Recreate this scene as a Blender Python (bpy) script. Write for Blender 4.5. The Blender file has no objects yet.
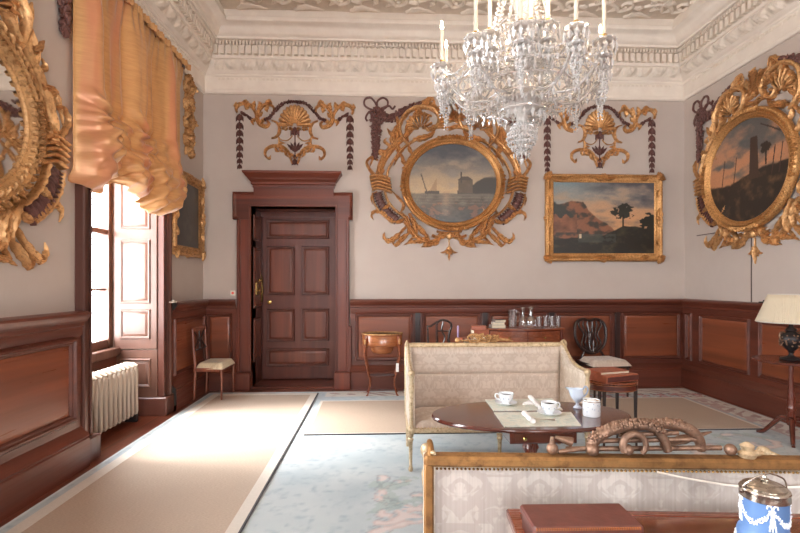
SKY, SUN, EXPO, CANDLE = 19.0, 13.0, 0.78, 5.5
import bpy, math, random
from mathutils import Vector, Matrix, noise
import numpy as np
PI = math.pi
COL = bpy.context.scene.collection
sin, cos = math.sin, math.cos

# ------------------------------------------------------------------ camera model (used to measure the place)
TH = math.radians(2.386); F = 480.0; HZ = 283.0; CH = 1.45
def ray(px, py):
    u = (px - 400) / F; v = (HZ - py) / F
    return Vector((sin(TH) + u * cos(TH), cos(TH) - u * sin(TH), v))
def onY(px, py, Y):
    d = ray(px, py); t = Y / d.y
    return Vector((d.x * t, Y, CH + d.z * t))
def onX(px, py, X):
    d = ray(px, py); t = X / d.x
    return Vector((X, d.y * t, CH + d.z * t))
def onZ(px, py, Z=0.0):
    d = ray(px, py); t = (Z - CH) / d.z
    return Vector((d.x * t, d.y * t, Z))
XL, XR, YB, YF = -2.42, 4.34, 6.68, -5.2
ZC = 4.98   # ceiling

# ------------------------------------------------------------------ mesh builder
class MB:
    def __init__(s): s.v = []; s.f = []
    def add(s, vs, fs):
        o = len(s.v); s.v += [tuple(p) for p in vs]; s.f += [tuple(i + o for i in f) for f in fs]; return s
    def box(s, a, b, bev=0.0):
        x0, y0, z0 = (min(a[i], b[i]) for i in range(3)); x1, y1, z1 = (max(a[i], b[i]) for i in range(3))
        if bev <= 0:
            vs = [(x0,y0,z0),(x1,y0,z0),(x1,y1,z0),(x0,y1,z0),(x0,y0,z1),(x1,y0,z1),(x1,y1,z1),(x0,y1,z1)]
            return s.add(vs, [(0,3,2,1),(4,5,6,7),(0,1,5,4),(1,2,6,5),(2,3,7,6),(3,0,4,7)])
        bev = min(bev, (x1-x0)*.45, (y1-y0)*.45, (z1-z0)*.45)
        def ring(d, z): return [(x0+d,y0,z),(x1-d,y0,z),(x1,y0+d,z),(x1,y1-d,z),(x1-d,y1,z),(x0+d,y1,z),(x0,y1-d,z),(x0,y0+d,z)]
        def ring2(d, e, z): return [(x0+d+e,y0+e,z),(x1-d-e,y0+e,z),(x1-e,y0+d+e,z),(x1-e,y1-d-e,z),(x1-d-e,y1-e,z),(x0+d+e,y1-e,z),(x0+e,y1-d-e,z),(x0+e,y0+d+e,z)]
        R = [ring2(bev*.3, bev*.7, z0), ring(bev, z0+bev*.8), ring(bev, z1-bev*.8), ring2(bev*.3, bev*.7, z1)]
        vs = sum(R, []); fs = [tuple(range(7,-1,-1)), tuple(range(24,32))]
        for k in range(3):
            for i in range(8):
                j = (i+1) % 8; fs.append((k*8+i, k*8+j, k*8+8+j, k*8+8+i))
        return s.add(vs, fs)
    def rings(s, R, closed=True, cap0=True, cap1=True, loop=False):
        n = len(R[0]); m = len(R); vs = [p for r in R for p in r]; fs = []
        for k in range(m if loop else m-1):
            k2 = (k+1) % m
            for i in range(n if closed else n-1):
                j = (i+1) % n; fs.append((k*n+i, k*n+j, k2*n+j, k2*n+i))
        if closed and not loop:
            if cap0: fs.append(tuple(range(n-1,-1,-1)))
            if cap1: fs.append(tuple((m-1)*n+i for i in range(n)))
        return s.add(vs, fs)
    def tube(s, pts, rad, n=8, loop=False, flat=1.0, up=None):
        pts = [Vector(p) for p in pts]; m = len(pts)
        if not hasattr(rad, '__len__'): rad = [rad]*m
        R = []; prev = None
        for i, p in enumerate(pts):
            a = pts[(i-1) % m] if (loop or i > 0) else p; b = pts[(i+1) % m] if (loop or i < m-1) else p
            t = (b-a); t = t.normalized() if t.length > 1e-9 else Vector((0,0,1))
            if up is not None: x = Vector(up).cross(t)
            elif prev is None: x = t.cross(Vector((0,0,1)) if abs(t.z) < .9 else Vector((1,0,0)))
            else: x = prev - t*prev.dot(t)
            x = x.normalized() if x.length > 1e-6 else Vector((1,0,0)); prev = x
            y = t.cross(x); r = rad[i]
            R.append([p + x*cos(2*PI*k/n)*r + y*sin(2*PI*k/n)*r*flat for k in range(n)])
        return s.rings(R, loop=loop)
    def lathe(s, prof, c=(0,0,0), n=20, sx=1.0, sy=1.0, rib=0, ribs=0):
        R = []
        for r, z in prof:
            R.append([(c[0]+max(r,1e-4)*sx*(1+rib*cos(ribs*2*PI*k/n))*cos(2*PI*k/n), c[1]+max(r,1e-4)*sy*(1+rib*cos(ribs*2*PI*k/n))*sin(2*PI*k/n), c[2]+z) for k in range(n)])
        return s.rings(R)
    def ball(s, c, r, n=8, m=5, sc=(1,1,1)):
        R = [[(c[0]+r*sc[0]*sin(PI*(j+.02)/(m+.04))*cos(2*PI*k/n), c[1]+r*sc[1]*sin(PI*(j+.02)/(m+.04))*sin(2*PI*k/n), c[2]-r*sc[2]*cos(PI*(j+.02)/(m+.04))) for k in range(n)] for j in range(m+1)]
        return s.rings(R)
    def gem(s, c, r, h, n=6):
        vs = [(c[0], c[1], c[2]+h*.45)] + [(c[0]+r*cos(2*PI*k/n), c[1]+r*sin(2*PI*k/n), c[2]) for k in range(n)] + [(c[0], c[1], c[2]-h*.55)]
        fs = []
        for k in range(n):
            j = (k+1) % n; fs += [(0, 1+k, 1+j), (n+1, 1+j, 1+k)]
        return s.add(vs, fs)
    def poly(s, pts, a, b, axis=1):
        """extrude a 2D outline; axis=1: outline in xz extruded along y from a to b; axis 0: outline in yz; axis 2: outline in xy"""
        def P(p, t): return (p[0], t, p[1]) if axis == 1 else ((t, p[0], p[1]) if axis == 0 else (p[0], p[1], t))
        return s.rings([[P(p, a) for p in pts], [P(p, b) for p in pts]])
    def grid(s, fn, nu, nv, cu=False):
        vs = [fn(i/nu, j/nv) for j in range(nv+1) for i in range(nu+1)]
        fs = [(j*(nu+1)+i, j*(nu+1)+i+1, (j+1)*(nu+1)+i+1, (j+1)*(nu+1)+i) for j in range(nv) for i in range(nu)]
        return s.add(vs, fs)
    def sweep(s, prof, path, fmap, closed=True, shut=False):
        """profile [(offset to the left, height)] run along a mitred 2D path; fmap(x,y,h)->3D; shut: profile is a closed outline"""
        m = len(path); M = []
        for i in range(m):
            p = Vector(path[i]); a = Vector(path[i-1]) if (closed or i > 0) else None; b = Vector(path[(i+1) % m]) if (closed or i < m-1) else None
            def nn(u, v): d = (v-u).normalized(); return Vector((-d.y, d.x))
            if a is None: o = nn(p, b)
            elif b is None: o = nn(a, p)
            else:
                n1, n2 = nn(a, p), nn(p, b); o = (n1+n2)/(1+n1.dot(n2))
            M.append((p, o))
        R = [[fmap(p.x+o.x*q[0], p.y+o.y*q[0], q[1]) for q in prof] for p, o in M]
        return s.rings(R, closed=shut, cap0=not closed, cap1=not closed, loop=closed)
    def xf(s, M):
        s.v = [tuple(M @ Vector(p)) for p in s.v]; return s
    def mirror_x(s):
        n = len(s.v); s.v += [(-p[0], p[1], p[2]) for p in s.v]; s.f += [tuple(i+n for i in reversed(f)) for f in s.f]; return s
    def build(s, name, m, parent=None, smooth=True, loc=None, rz=0, ang=35, solid=0, bevel=0, label=None):
        me = bpy.data.meshes.new(name); me.from_pydata(s.v, [], s.f); me.update()
        import bmesh
        bm = bmesh.new(); bm.from_mesh(me); bmesh.ops.recalc_face_normals(bm, faces=bm.faces)
        if bevel:
            es = [e for e in bm.edges if len(e.link_faces) == 2 and e.calc_face_angle(0) > .6]
            bmesh.ops.bevel(bm, geom=es, offset=bevel, segments=2, profile=.6, affect='EDGES')
        if smooth:
            for f in bm.faces: f.smooth = True
            for e in bm.edges:
                if len(e.link_faces) == 2 and e.calc_face_angle(0) > math.radians(ang): e.smooth = False
        bm.to_mesh(me); bm.free()
        if m: me.materials.append(m)
        o = bpy.data.objects.new(name, me); COL.objects.link(o)
        if loc is not None: o.location = loc
        if rz: o.rotation_euler[2] = rz
        if parent is not None: o.parent = parent
        if solid:
            md = o.modifiers.new('sol', 'SOLIDIFY'); md.thickness = solid; md.offset = 0
        if label: o['label'] = label
        return o

def catm(pts, n=6, closed=False):
    P = [Vector(p) for p in pts]; m = len(P); out = []
    for i in range(m if closed else m-1):
        a = P[(i-1) % m] if (closed or i > 0) else P[0]*2-P[1]; b = P[i]; c = P[(i+1) % m]; d = P[(i+2) % m] if (closed or i < m-2) else c*2-b
        for k in range(n):
            t = k/n; out.append(.5*((2*b)+(c-a)*t+(2*a-5*b+4*c-d)*t*t+(3*b-a-3*c+d)*t**3))
    if not closed: out.append(P[-1])
    return out
def lerp(a, b, t): return a+(b-a)*t
def interp(tab, t):
    for (a, x), (b, y) in zip(tab, tab[1:]):
        if t <= b: return x+(y-x)*(t-a)/max(b-a, 1e-9)
    return tab[-1][1]

# ------------------------------------------------------------------ things
def tag(o, label=None, cat=None, group=None, kind=None):
    if label: o['label'] = label
    if cat: o['category'] = cat
    if group: o['group'] = group
    if kind: o['kind'] = kind
    return o
def thing(name, label, cat, loc=(0,0,0), rz=0, group=None):
    o = bpy.data.objects.new(name, None); COL.objects.link(o); o.location = loc; o.rotation_euler[2] = rz
    o.empty_display_size = .1
    return tag(o, label, cat, group)
def structure(name, parent=None, loc=(0,0,0)):
    o = bpy.data.objects.new(name, None); COL.objects.link(o); o.location = loc; o['kind'] = 'structure'
    if parent: o.parent = parent
    return o
def st(o): o['kind'] = 'structure'; return o
def kids(o): return [c for c in COL.objects if c.parent == o]
def dup(o, loc=None, rz=None, label=None, group=None, parent=None, scale=None):
    c = o.copy(); COL.objects.link(c)
    if parent is not None: c.parent = parent
    if loc is not None: c.location = loc
    if rz is not None: c.rotation_euler[2] = rz
    if scale is not None: c.scale = scale
    if label: c['label'] = label
    if group: c['group'] = group
    for k in kids(o): dup(k, parent=c)
    return c

# ------------------------------------------------------------------ materials
def lin(c):
    return tuple(((x/255)/12.92 if x/255 <= .04045 else ((x/255+.055)/1.055)**2.4) for x in c[:3])+(1,)
class NT:
    def __init__(s, name):
        s.m = bpy.data.materials.new(name); s.m.use_nodes = True; s.n = s.m.node_tree; s.n.nodes.clear()
        s.out = s.n.nodes.new('ShaderNodeOutputMaterial')
    def new(s, t, **k):
        n = s.n.nodes.new(t)
        for a, b in k.items():
            if a.startswith('i_'):
                key = a[2:]; key = int(key) if key.isdigit() else key.replace('_', ' ')
                n.inputs[key].default_value = b
            else: setattr(n, a, b)
        return n
    def link(s, a, b): s.n.links.new(a, b); return s
    def coord(s, scale=(1,1,1), kind='Object', rot=(0,0,0), loc=(0,0,0)):
        t = s.new('ShaderNodeTexCoord'); mp = s.new('ShaderNodeMapping'); mp.inputs['Scale'].default_value = scale
        mp.inputs['Rotation'].default_value = rot; mp.inputs['Location'].default_value = loc
        s.link(t.outputs[kind], mp.inputs[0]); return mp.outputs[0]
    def noise(s, vec, scale=5, det=4, rough=.5, dist=0):
        n = s.new('ShaderNodeTexNoise'); n.inputs['Scale'].default_value = scale; n.inputs['Detail'].default_value = det
        n.inputs['Roughness'].default_value = rough; n.inputs['Distortion'].default_value = dist
        s.link(vec, n.inputs['Vector']); return n.outputs['Fac']
    def ramp(s, fac, stops, interp='LINEAR'):
        r = s.new('ShaderNodeValToRGB'); r.color_ramp.interpolation = interp; e = r.color_ramp.elements
        while len(e) < len(stops): e.new(.5)
        for x, (p, c) in zip(e, stops): x.position = p; x.color = c
        s.link(fac, r.inputs[0]); return r.outputs[0]
    def mix(s, a, b, f, mode='MIX'):
        n = s.new('ShaderNodeMix', data_type='RGBA', blend_type=mode)
        for val, idx in ((f, 0), (a, 6), (b, 7)):
            if hasattr(val, 'node'): s.link(val, n.inputs[idx])
            else: n.inputs[idx].default_value = val
        return n.outputs[2]
    def math(s, op, a, b=0.0):
        n = s.new('ShaderNodeMath', operation=op)
        for val, idx in ((a, 0), (b, 1)):
            if hasattr(val, 'node'): s.link(val, n.inputs[idx])
            else: n.inputs[idx].default_value = val
        return n.outputs[0]
    def princ(s, col, rough=.5, metal=0.0, bump=None, bs=.3, bd=.01, **k):
        p = s.new('ShaderNodeBsdfPrincipled')
        for val, key in ((col, 'Base Color'), (rough, 'Roughness'), (metal, 'Metallic')):
            if hasattr(val, 'node'): s.link(val, p.inputs[key])
            else: p.inputs[key].default_value = val
        for a, b in k.items(): p.inputs[a.replace('_', ' ')].default_value = b
        if bump is not None:
            b = s.new('ShaderNodeBump'); b.inputs['Strength'].default_value = bs; b.inputs['Distance'].default_value = bd
            s.link(bump, b.inputs['Height']); s.link(b.outputs[0], p.inputs['Normal'])
        s.link(p.outputs[0], s.out.inputs[0]); return s.m

def plain(name, c, rough=.5, metal=0.0, var=.08, sc=12, bs=.1, **k):
    n = NT(name); v = n.coord(); f = n.noise(v, sc, 5, .6)
    c0 = lin(c); a = tuple(x*(1-var) for x in c0[:3])+(1,); b = tuple(min(1, x*(1+var)) for x in c0[:3])+(1,)
    col = n.ramp(f, [(.3, a), (.7, b)])
    return n.princ(col, rough, metal, bump=f, bs=bs, bd=.004, **k)
def wood(name, c1, c2, rough=.3, grain='x', sc=1.0, coat=.3):
    n = NT(name); k = {'x': (.55, 12, 12), 'y': (12, .55, 12), 'z': (12, 12, .55)}[grain]
    v = n.coord(tuple(x*sc for x in k)); f = n.noise(v, 1.3, 4, .55, .5)
    v2 = n.coord(tuple(x*sc*.35 for x in k)); g = n.noise(v2, 1.2, 3, .5, 1.5)
    v3 = n.coord(tuple(x*sc*4 for x in k)); h = n.noise(v3, 3, 3, .5)
    col = n.ramp(f, [(.22, lin(c2)), (.5, lin(tuple((a+b)/2 for a, b in zip(c1, c2)))), (.8, lin(c1))])
    col = n.mix(col, lin(tuple(x*.62 for x in c2)), n.ramp(g, [(.3, (.5,)*3+(1,)), (.55, (0,0,0,1))]))
    rr = n.ramp(h, [(.3, (rough*.8,)*3+(1,)), (.7, (min(1, rough*1.35),)*3+(1,))])
    return n.princ(col, rr, 0, bump=f, bs=.12, bd=.002, Coat_Weight=coat, Coat_Roughness=.18)
def gilt(name, c=(222,176,124), c2=(150,102,62), rough=.36, sc=30):
    n = NT(name); v = n.coord(); f = n.noise(v, sc, 5, .65)
    g = n.noise(v, 5, 3, .5)
    col = n.ramp(f, [(.3, lin(c2)), (.5, lin(c)), (.75, lin(tuple(min(255, x*1.12) for x in c)))])
    col = n.mix(col, lin(tuple((a+b)/2 for a, b in zip(c, c2))), n.ramp(g, [(.4, (0,0,0,1)), (.65, (.6,.6,.6,1))]))
    return n.princ(col, n.ramp(f, [(.3, (rough+.25,)*3+(1,)), (.7, (rough,)*3+(1,))]), .72, bump=f, bs=.35, bd=.004)
def damask(name, base, fig, per=.26, axes=('x', 'z'), rough=.6, stripes=0.0):
    """woven figure: noise read through mirrored repeat coordinates, so the motif is symmetrical and repeats"""
    n = NT(name); t = n.new('ShaderNodeTexCoord'); sp = n.new('ShaderNodeSeparateXYZ'); n.link(t.outputs['Object'], sp.inputs[0])
    o = {'x': 0, 'y': 1, 'z': 2}
    def pp(ax, p):
        m = n.new('ShaderNodeMath', operation='PINGPONG'); m.inputs[1].default_value = p; n.link(sp.outputs[o[ax]], m.inputs[0]); return m.outputs[0]
    cx = n.new('ShaderNodeCombineXYZ'); n.link(pp(axes[0], per*.5), cx.inputs[0])
    md = n.new('ShaderNodeMath', operation='FLOORED_MODULO'); md.inputs[1].default_value = per*1.5; n.link(sp.outputs[o[axes[1]]], md.inputs[0]); n.link(md.outputs[0], cx.inputs[1])
    a = n.noise(cx.outputs[0], 17, 2.5, .5, 1.2)
    w = n.noise(n.coord((900, 900, 900)), 1, 1, .5)
    msk = n.ramp(a, [(.47, (0,0,0,1)), (.52, (1,1,1,1))])
    col = n.mix(lin(base), lin(fig), msk)
    u = n.noise(n.coord(), 3, 4, .6); col = n.mix(col, lin(tuple(x*.82 for x in base)), n.ramp(u, [(.45, (0,0,0,1)), (.75, (.5,.5,.5,1))]))
    if stripes:
        s2 = n.noise(n.coord((90, 90, 1.2)), 1.6, 2, .5); col = n.mix(col, lin(tuple(x*.8 for x in base)), n.ramp(s2, [(.4, (0,0,0,1)), (.7, (stripes,)*3+(1,))]))
    return n.princ(col, n.mix((rough,)*3+(1,), (rough*.7,)*3+(1,), msk), 0, bump=w, bs=.25, bd=.001, Sheen_Weight=.25)
def vcol(name, rough=.8, attr='paint', bsc=220, bs=.35, bd=.004, coat=0.0):
    n = NT(name); a = n.new('ShaderNodeAttribute', attribute_name=attr)
    f = n.noise(n.coord(), bsc, 2, .6); col = n.mix(a.outputs['Color'], (0,0,0,1), n.ramp(f, [(.3, (.16,)*3+(1,)), (.7, (0,0,0,1))]))
    return n.princ(col, rough, 0, bump=f, bs=bs, bd=bd, Coat_Weight=coat, Coat_Roughness=.25)
def paint_grid(name, m, parent, fn, w, h, nx, ny, place, loc=None, rz=0):
    """flat mesh carrying a picture as a colour attribute; fn(U,V arrays in metres)->Nx3 sRGB 0-255; place(u,v)->3D"""
    us = np.linspace(0, w, nx); vs = np.linspace(0, h, ny); U, V = np.meshgrid(us, vs)
    C = np.clip(fn(U.ravel(), V.ravel()), 0, 255)/255
    C = np.where(C <= .04045, C/12.92, ((C+.055)/1.055)**2.4)
    verts = [place(a, b) for a, b in zip(U.ravel(), V.ravel())]
    faces = [(j*nx+i, j*nx+i+1, (j+1)*nx+i+1, (j+1)*nx+i) for j in range(ny-1) for i in range(nx-1)]
    me = bpy.data.meshes.new(name); me.from_pydata(verts, [], faces); me.update()
    at = me.color_attributes.new('paint', 'FLOAT_COLOR', 'POINT'); buf = np.ones((len(verts), 4), dtype=np.float32); buf[:, :3] = C
    at.data.foreach_set('color', buf.ravel()); me.materials.append(m)
    o = bpy.data.objects.new(name, me); COL.objects.link(o)
    if loc is not None: o.location = loc
    o.rotation_euler[2] = rz
    if parent is not None: o.parent = parent
    return o
_rs = np.random.RandomState(5)
_T = _rs.rand(256, 256)
def vn(x, y, seed=0):
    """value noise, numpy"""
    x = np.asarray(x, float)+seed*17.3; y = np.asarray(y, float)+seed*9.1
    xi = np.floor(x).astype(int); yi = np.floor(y).astype(int); fx = x-xi; fy = y-yi; fx = fx*fx*(3-2*fx); fy = fy*fy*(3-2*fy)
    g = lambda a, b: _T[a % 256, b % 256]
    return (g(xi, yi)*(1-fx)+g(xi+1, yi)*fx)*(1-fy)+(g(xi, yi+1)*(1-fx)+g(xi+1, yi+1)*fx)*fy
def fbm(x, y, o=4, seed=0):
    r = 0; a = .5
    for i in range(o): r = r+a*vn(x*2**i, y*2**i, seed+i); a *= .5
    return r/(1-.5**o)

M = {}
n = NT('wall_paint'); v = n.coord(); f = n.noise(v, 2.2, 5, .6); g = n.noise(v, 90, 2)
M['wall'] = n.princ(n.ramp(f, [(.3, lin((188,174,165))), (.7, lin((194,181,172)))]), .62, bump=g, bs=.08, bd=.002)
n = NT('plaster'); v = n.coord(); f = n.noise(v, 6, 5, .6)
M['plaster'] = n.princ(n.ramp(f, [(.3, lin((226,214,202))), (.7, lin((236,226,214)))]), .6, bump=f, bs=.05, bd=.002)
M['plaster2'] = plain('plaster_relief', (226,214,200), .6)
M['plaster_dark'] = plain('ceiling_ground', (204,190,174), .7)
M['dado'] = wood('dado_wood', (120,62,44), (84,42,31), .38, 'x', .5, .15)
M['dadoy'] = wood('dado_wood_side', (120,62,44), (84,42,31), .38, 'y', .5, .15)
M['dadoz'] = wood('dado_wood_upright', (116,70,56), (82,48,40), .36, 'z', .5, .15)
M['stile'] = wood('stile_wood', (60,36,30), (38,22,20), .34, 'z', .6, .15)
M['panel'] = wood('panel_wood', (158,88,56), (112,58,38), .34, 'x', .4, .15)
M['doorw'] = wood('door_wood', (116,60,44), (80,40,31), .36, 'z', .6, .1)
M['doorp'] = wood('door_panel_wood', (138,76,54), (98,50,38), .36, 'z', .5, .1)
M['surr'] = wood('door_surround_wood', (130,62,40), (80,40,32), .36, 'z', .6, .1)
M['surrx'] = wood('door_surround_head_wood', (130,62,40), (80,40,32), .36, 'x', .6, .1)
M['shut'] = wood('shutter_wood', (118,82,68), (92,62,50), .38, 'z', .5, .2)
M['mahog'] = wood('mahogany', (112,54,38), (66,30,24), .14, 'x', 1.2, .6)
M['mahogz'] = wood('mahogany_upright', (138,66,44), (84,38,28), .25, 'z', 1.2, .4)
M['darkw'] = wood('dark_wood', (62,38,32), (34,20,18), .28, 'z', 1.5)
M['satin'] = wood('satinwood', (196,124,72), (140,78,44), .25, 'x', 2, .4)
M['chairw'] = wood('chair_beech', (150,84,58), (104,54,38), .35, 'z', 2)
M['band'] = wood('crossbanding', (132,68,44), (94,46,32), .25, 'x', 1.2, .3)
M['lidw'] = wood('inlaid_wood', (168,96,60), (110,56,38), .25, 'x', 2, .4)
n = NT('floor_boards'); v = n.coord(); br = n.new('ShaderNodeTexBrick'); n.link(n.coord((1,1,1), rot=(0,0,PI/2)), br.inputs[0])
br.inputs['Scale'].default_value = 1; br.inputs['Brick Width'].default_value = 2.2; br.inputs['Row Height'].default_value = .16; br.inputs['Mortar Size'].default_value = .003
br.inputs['Color1'].default_value = lin((140,74,50)); br.inputs['Color2'].default_value = lin((112,56,38)); br.inputs['Mortar'].default_value = lin((40,20,14))
f = n.noise(n.coord((30, 2, 30)), 1.5, 5, .6, .6)
M['floor'] = n.princ(n.mix(br.outputs[0], lin((60,30,22)), n.ramp(f, [(.35, (.6,)*3+(1,)), (.65, (0,0,0,1))])), .3, bump=f, bs=.1, bd=.002, Coat_Weight=.3, Coat_Roughness=.2)
M['gilt'] = gilt('gilding')
M['gilt_pale'] = gilt('pale_gilding', (212,192,160), (166,136,102), .42, 40)
M['gilt_wood'] = gilt('rubbed_gilding', (150,110,66), (92,60,36), .46, 24)
M['gilt_frame'] = gilt('frame_gilding', (210,160,104), (132,88,50), .38, 60)
M['gilt_old'] = gilt('worn_gilding', (206,162,112), (126,86,54), .42, 40)
M['bronze'] = gilt('bronzed_carving', (146,116,96), (84,60,50), .4, 50)
M['purple'] = plain('aubergine_stain', (100,64,58), .45, var=.3, sc=40)
M['brass'] = plain('brass', (196,160,96), .25, .95)
M['silver'] = plain('silver', (176,166,154), .22, .95, var=.15, sc=60)
M['iron'] = plain('dark_metal', (54,48,48), .4, .5)
M['cream'] = damask('cream_damask', (188,170,155), (200,184,170), .2, ('x','z'), .6)
M['creamy'] = damask('cream_damask_side', (206,190,170), (220,206,190), .2, ('y','z'), .6)
M['creamseat'] = damask('cream_damask_seat', (196,178,162), (208,194,180), .2, ('x','y'), .6)
M['greyback'] = damask('grey_back_cloth', (168,157,150), (182,172,165), .24, ('x','z'), .7, .35)
M['chairseat'] = damask('chair_seat_stripe', (222,208,176), (202,184,150), .16, ('x','y'), .6, .5)
M['redlea'] = plain('red_leather', (88,46,40), .38, 0, .22, 30, .25, Coat_Weight=.2)
M['tanlea'] = plain('tan_leather', (160,88,62), .42, 0, .2, 30)
M['darklea'] = plain('dark_leather', (64,34,30), .4, 0, .2, 30)
M['white'] = plain('white_china', (232,236,240), .12, 0, .03)
M['linen'] = plain('white_linen', (238,236,234), .8, 0, .05, 60, .3)
M['page'] = plain('paper_edges', (216,204,180), .8)
M['radi'] = plain('radiator_enamel', (176,160,144), .4, 0, .04)
M['blue'] = plain('blue_jasper', (86,120,168), .5, 0, .08)
M['reliefw'] = plain('white_relief', (236,238,244), .5, 0, .03)
M['cord'] = plain('cord', (222,214,204), .7)
M['candle'] = plain('candle_sleeve', (206,194,178), .4, 0, .03)
M['lilac'] = plain('lilac_wax', (170,150,190), .5)
M['plate'] = plain('cream_plastic', (232,226,214), .4, 0, .02)
M['redmark'] = plain('red_mark', (214,60,36), .5)
M['groove'] = plain('joint_shadow_gap', (96,82,78), .8)
M['shade'] = None
n = NT('pleated_shade'); w = n.new('ShaderNodeBsdfTranslucent'); w.inputs[0].default_value = lin((236,224,200)); d = n.new('ShaderNodeBsdfDiffuse'); d.inputs[0].default_value = lin((228,216,194))
mx = n.new('ShaderNodeMixShader'); mx.inputs[0].default_value = .35; n.link(d.outputs[0], mx.inputs[1]); n.link(w.outputs[0], mx.inputs[2]); n.link(mx.outputs[0], n.out.inputs[0]); M['shade'] = n.m
n = NT('window_glass'); t = n.new('ShaderNodeBsdfTransparent'); g = n.new('ShaderNodeBsdfGlossy'); g.inputs['Roughness'].default_value = .02
mx = n.new('ShaderNodeMixShader'); mx.inputs[0].default_value = .06; n.link(t.outputs[0], mx.inputs[1]); n.link(g.outputs[0], mx.inputs[2]); n.link(mx.outputs[0], n.out.inputs[0]); M['pane'] = n.m
n = NT('crystal'); g = n.new('ShaderNodeBsdfGlass'); g.inputs['IOR'].default_value = 1.5; g.inputs['Roughness'].default_value = .0
gl = n.new('ShaderNodeBsdfGlossy'); gl.inputs['Roughness'].default_value = .08; t = n.new('ShaderNodeBsdfTransparent')
m1 = n.new('ShaderNodeMixShader'); m1.inputs[0].default_value = .45; n.link(g.outputs[0], m1.inputs[1]); n.link(gl.outputs[0], m1.inputs[2])
m2 = n.new('ShaderNodeMixShader'); m2.inputs[0].default_value = .3; n.link(m1.outputs[0], m2.inputs[1]); n.link(t.outputs[0], m2.inputs[2]); dd = n.new('ShaderNodeBsdfDiffuse'); dd.inputs[0].default_value = (1, .97, .94, 1); m3 = n.new('ShaderNodeMixShader'); m3.inputs[0].default_value = .34; n.link(m2.outputs[0], m3.inputs[1]); n.link(dd.outputs[0], m3.inputs[2]); n.link(m3.outputs[0], n.out.inputs[0]); M['crystal'] = n.m
n = NT('clear_glass'); g = n.new('ShaderNodeBsdfGlass'); g.inputs['IOR'].default_value = 1.45; t = n.new('ShaderNodeBsdfTransparent'); gl = n.new('ShaderNodeBsdfGlossy'); gl.inputs['Roughness'].default_value = .05
m1 = n.new('ShaderNodeMixShader'); m1.inputs[0].default_value = .35; n.link(g.outputs[0], m1.inputs[1]); n.link(t.outputs[0], m1.inputs[2])
m2 = n.new('ShaderNodeMixShader'); m2.inputs[0].default_value = .3; n.link(m1.outputs[0], m2.inputs[1]); n.link(gl.outputs[0], m2.inputs[2]); n.link(m2.outputs[0], n.out.inputs[0]); M['glass'] = n.m
n = NT('candle_flame_bulb'); e = n.new('ShaderNodeEmission'); e.inputs[0].default_value = (1, .76, .5, 1); e.inputs[1].default_value = 60; n.link(e.outputs[0], n.out.inputs[0]); M['flame'] = n.m
M['mirror'] = plain('mirror_silvering', (225,222,218), .03, 1.0, var=.02, bs=0.0)
n = NT('silk'); v = n.coord((3, 3, 26)); f = n.noise(v, 2.4, 5, .6, .5); g = n.noise(n.coord((2.2, 2.2, .35)), 1.6, 2, .5)
c = n.ramp(f, [(.3, lin((198,146,92))), (.7, lin((216,166,110)))]); c = n.mix(c, lin((206,132,98)), n.ramp(g, [(.5, (0,0,0,1)), (.62, (.7,.7,.7,1))]))
p = n.new('ShaderNodeBsdfPrincipled'); n.link(c, p.inputs['Base Color']); p.inputs['Roughness'].default_value = .36; p.inputs['Metallic'].default_value = .25; p.inputs['Sheen Weight'].default_value = .3
b = n.new('ShaderNodeBump'); b.inputs['Strength'].default_value = .12; b.inputs['Distance'].default_value = .008; n.link(f, b.inputs['Height']); n.link(b.outputs[0], p.inputs['Normal'])
tr = n.new('ShaderNodeBsdfTranslucent'); n.link(c, tr.inputs[0]); mx = n.new('ShaderNodeMixShader'); mx.inputs[0].default_value = .10
n.link(p.outputs[0], mx.inputs[1]); n.link(tr.outputs[0], mx.inputs[2]); n.link(mx.outputs[0], n.out.inputs[0]); M['silk'] = n.m
def sisal(name, c):
    n = NT(name); f = n.noise(n.coord((60, 220, 1)), 1, 2, .6); g = n.noise(n.coord((1, 1, 1)), 1.5, 3, .6)
    col = n.ramp(f, [(.3, lin(tuple(x*.88 for x in c))), (.7, lin(c))]); col = n.mix(col, lin(tuple(x*.9 for x in c)), n.ramp(g, [(.4, (0,0,0,1)), (.7, (.5,)*3+(1,))]))
    return n.princ(col, .85, bump=f, bs=.5, bd=.004)
M['sisal'] = sisal('sisal_weave', (192,172,154)); M['tape'] = plain('cotton_tape', (208,200,190), .85, 0, .05, 80)
M['tapedark'] = plain('dark_binding', (74,72,76), .8); M['carpet'] = vcol('carpet_pile', .95, bs=.5); M['canvas'] = vcol('oil_paint', .35, bsc=60, bs=.12, coat=.25)

# ================================================================== THE ROOM
def bx(px, d=0.0): return onY(px, 283, YB-d).x
def bz(py, px=295, d=0.0): return onY(px, py, YB-d).z
WIN = [(4.06, 5.38), (.12, 1.44), (-3.82, -2.50)]   # window openings along the left wall
WH, WS, WX = 3.78, .72, -2.98                         # head, sill, glass plane
# floor, ceiling, walls
st(MB().box((XL-.7, YF-.3, -.1), (XR+.3, YB+.9, 0)).build('floor', M['floor'], smooth=False))
ceil_ob = st(MB().box((XL-.3, YF-.3, ZC), (XR+.3, YB+.3, ZC+.1)).build('ceiling', M['plaster_dark'], smooth=False))
w = MB(); ys = [YF-.2] + [y for a, b in sorted(WIN) for y in (a, b)] + [YB+.2]
for k in range(0, len(ys), 2): w.box((-3.1, ys[k], 0), (XL, ys[k+1], ZC))
for a, b in WIN: w.box((-3.1, a, WH), (XL, b, ZC)); w.box((-3.1, a, 0), (-2.90, b, WS-.05))
st(w.build('wall_left', M['wall'], smooth=False))
st(MB().box((XR, YF-.2, 0), (XR+.2, YB+.2, ZC)).build('wall_right', M['wall'], smooth=False))
ADDED_WIN_X = [(-.95, .35), (1.55, 2.85)]     # added windows, out of view behind the camera, to brighten the room
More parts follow.
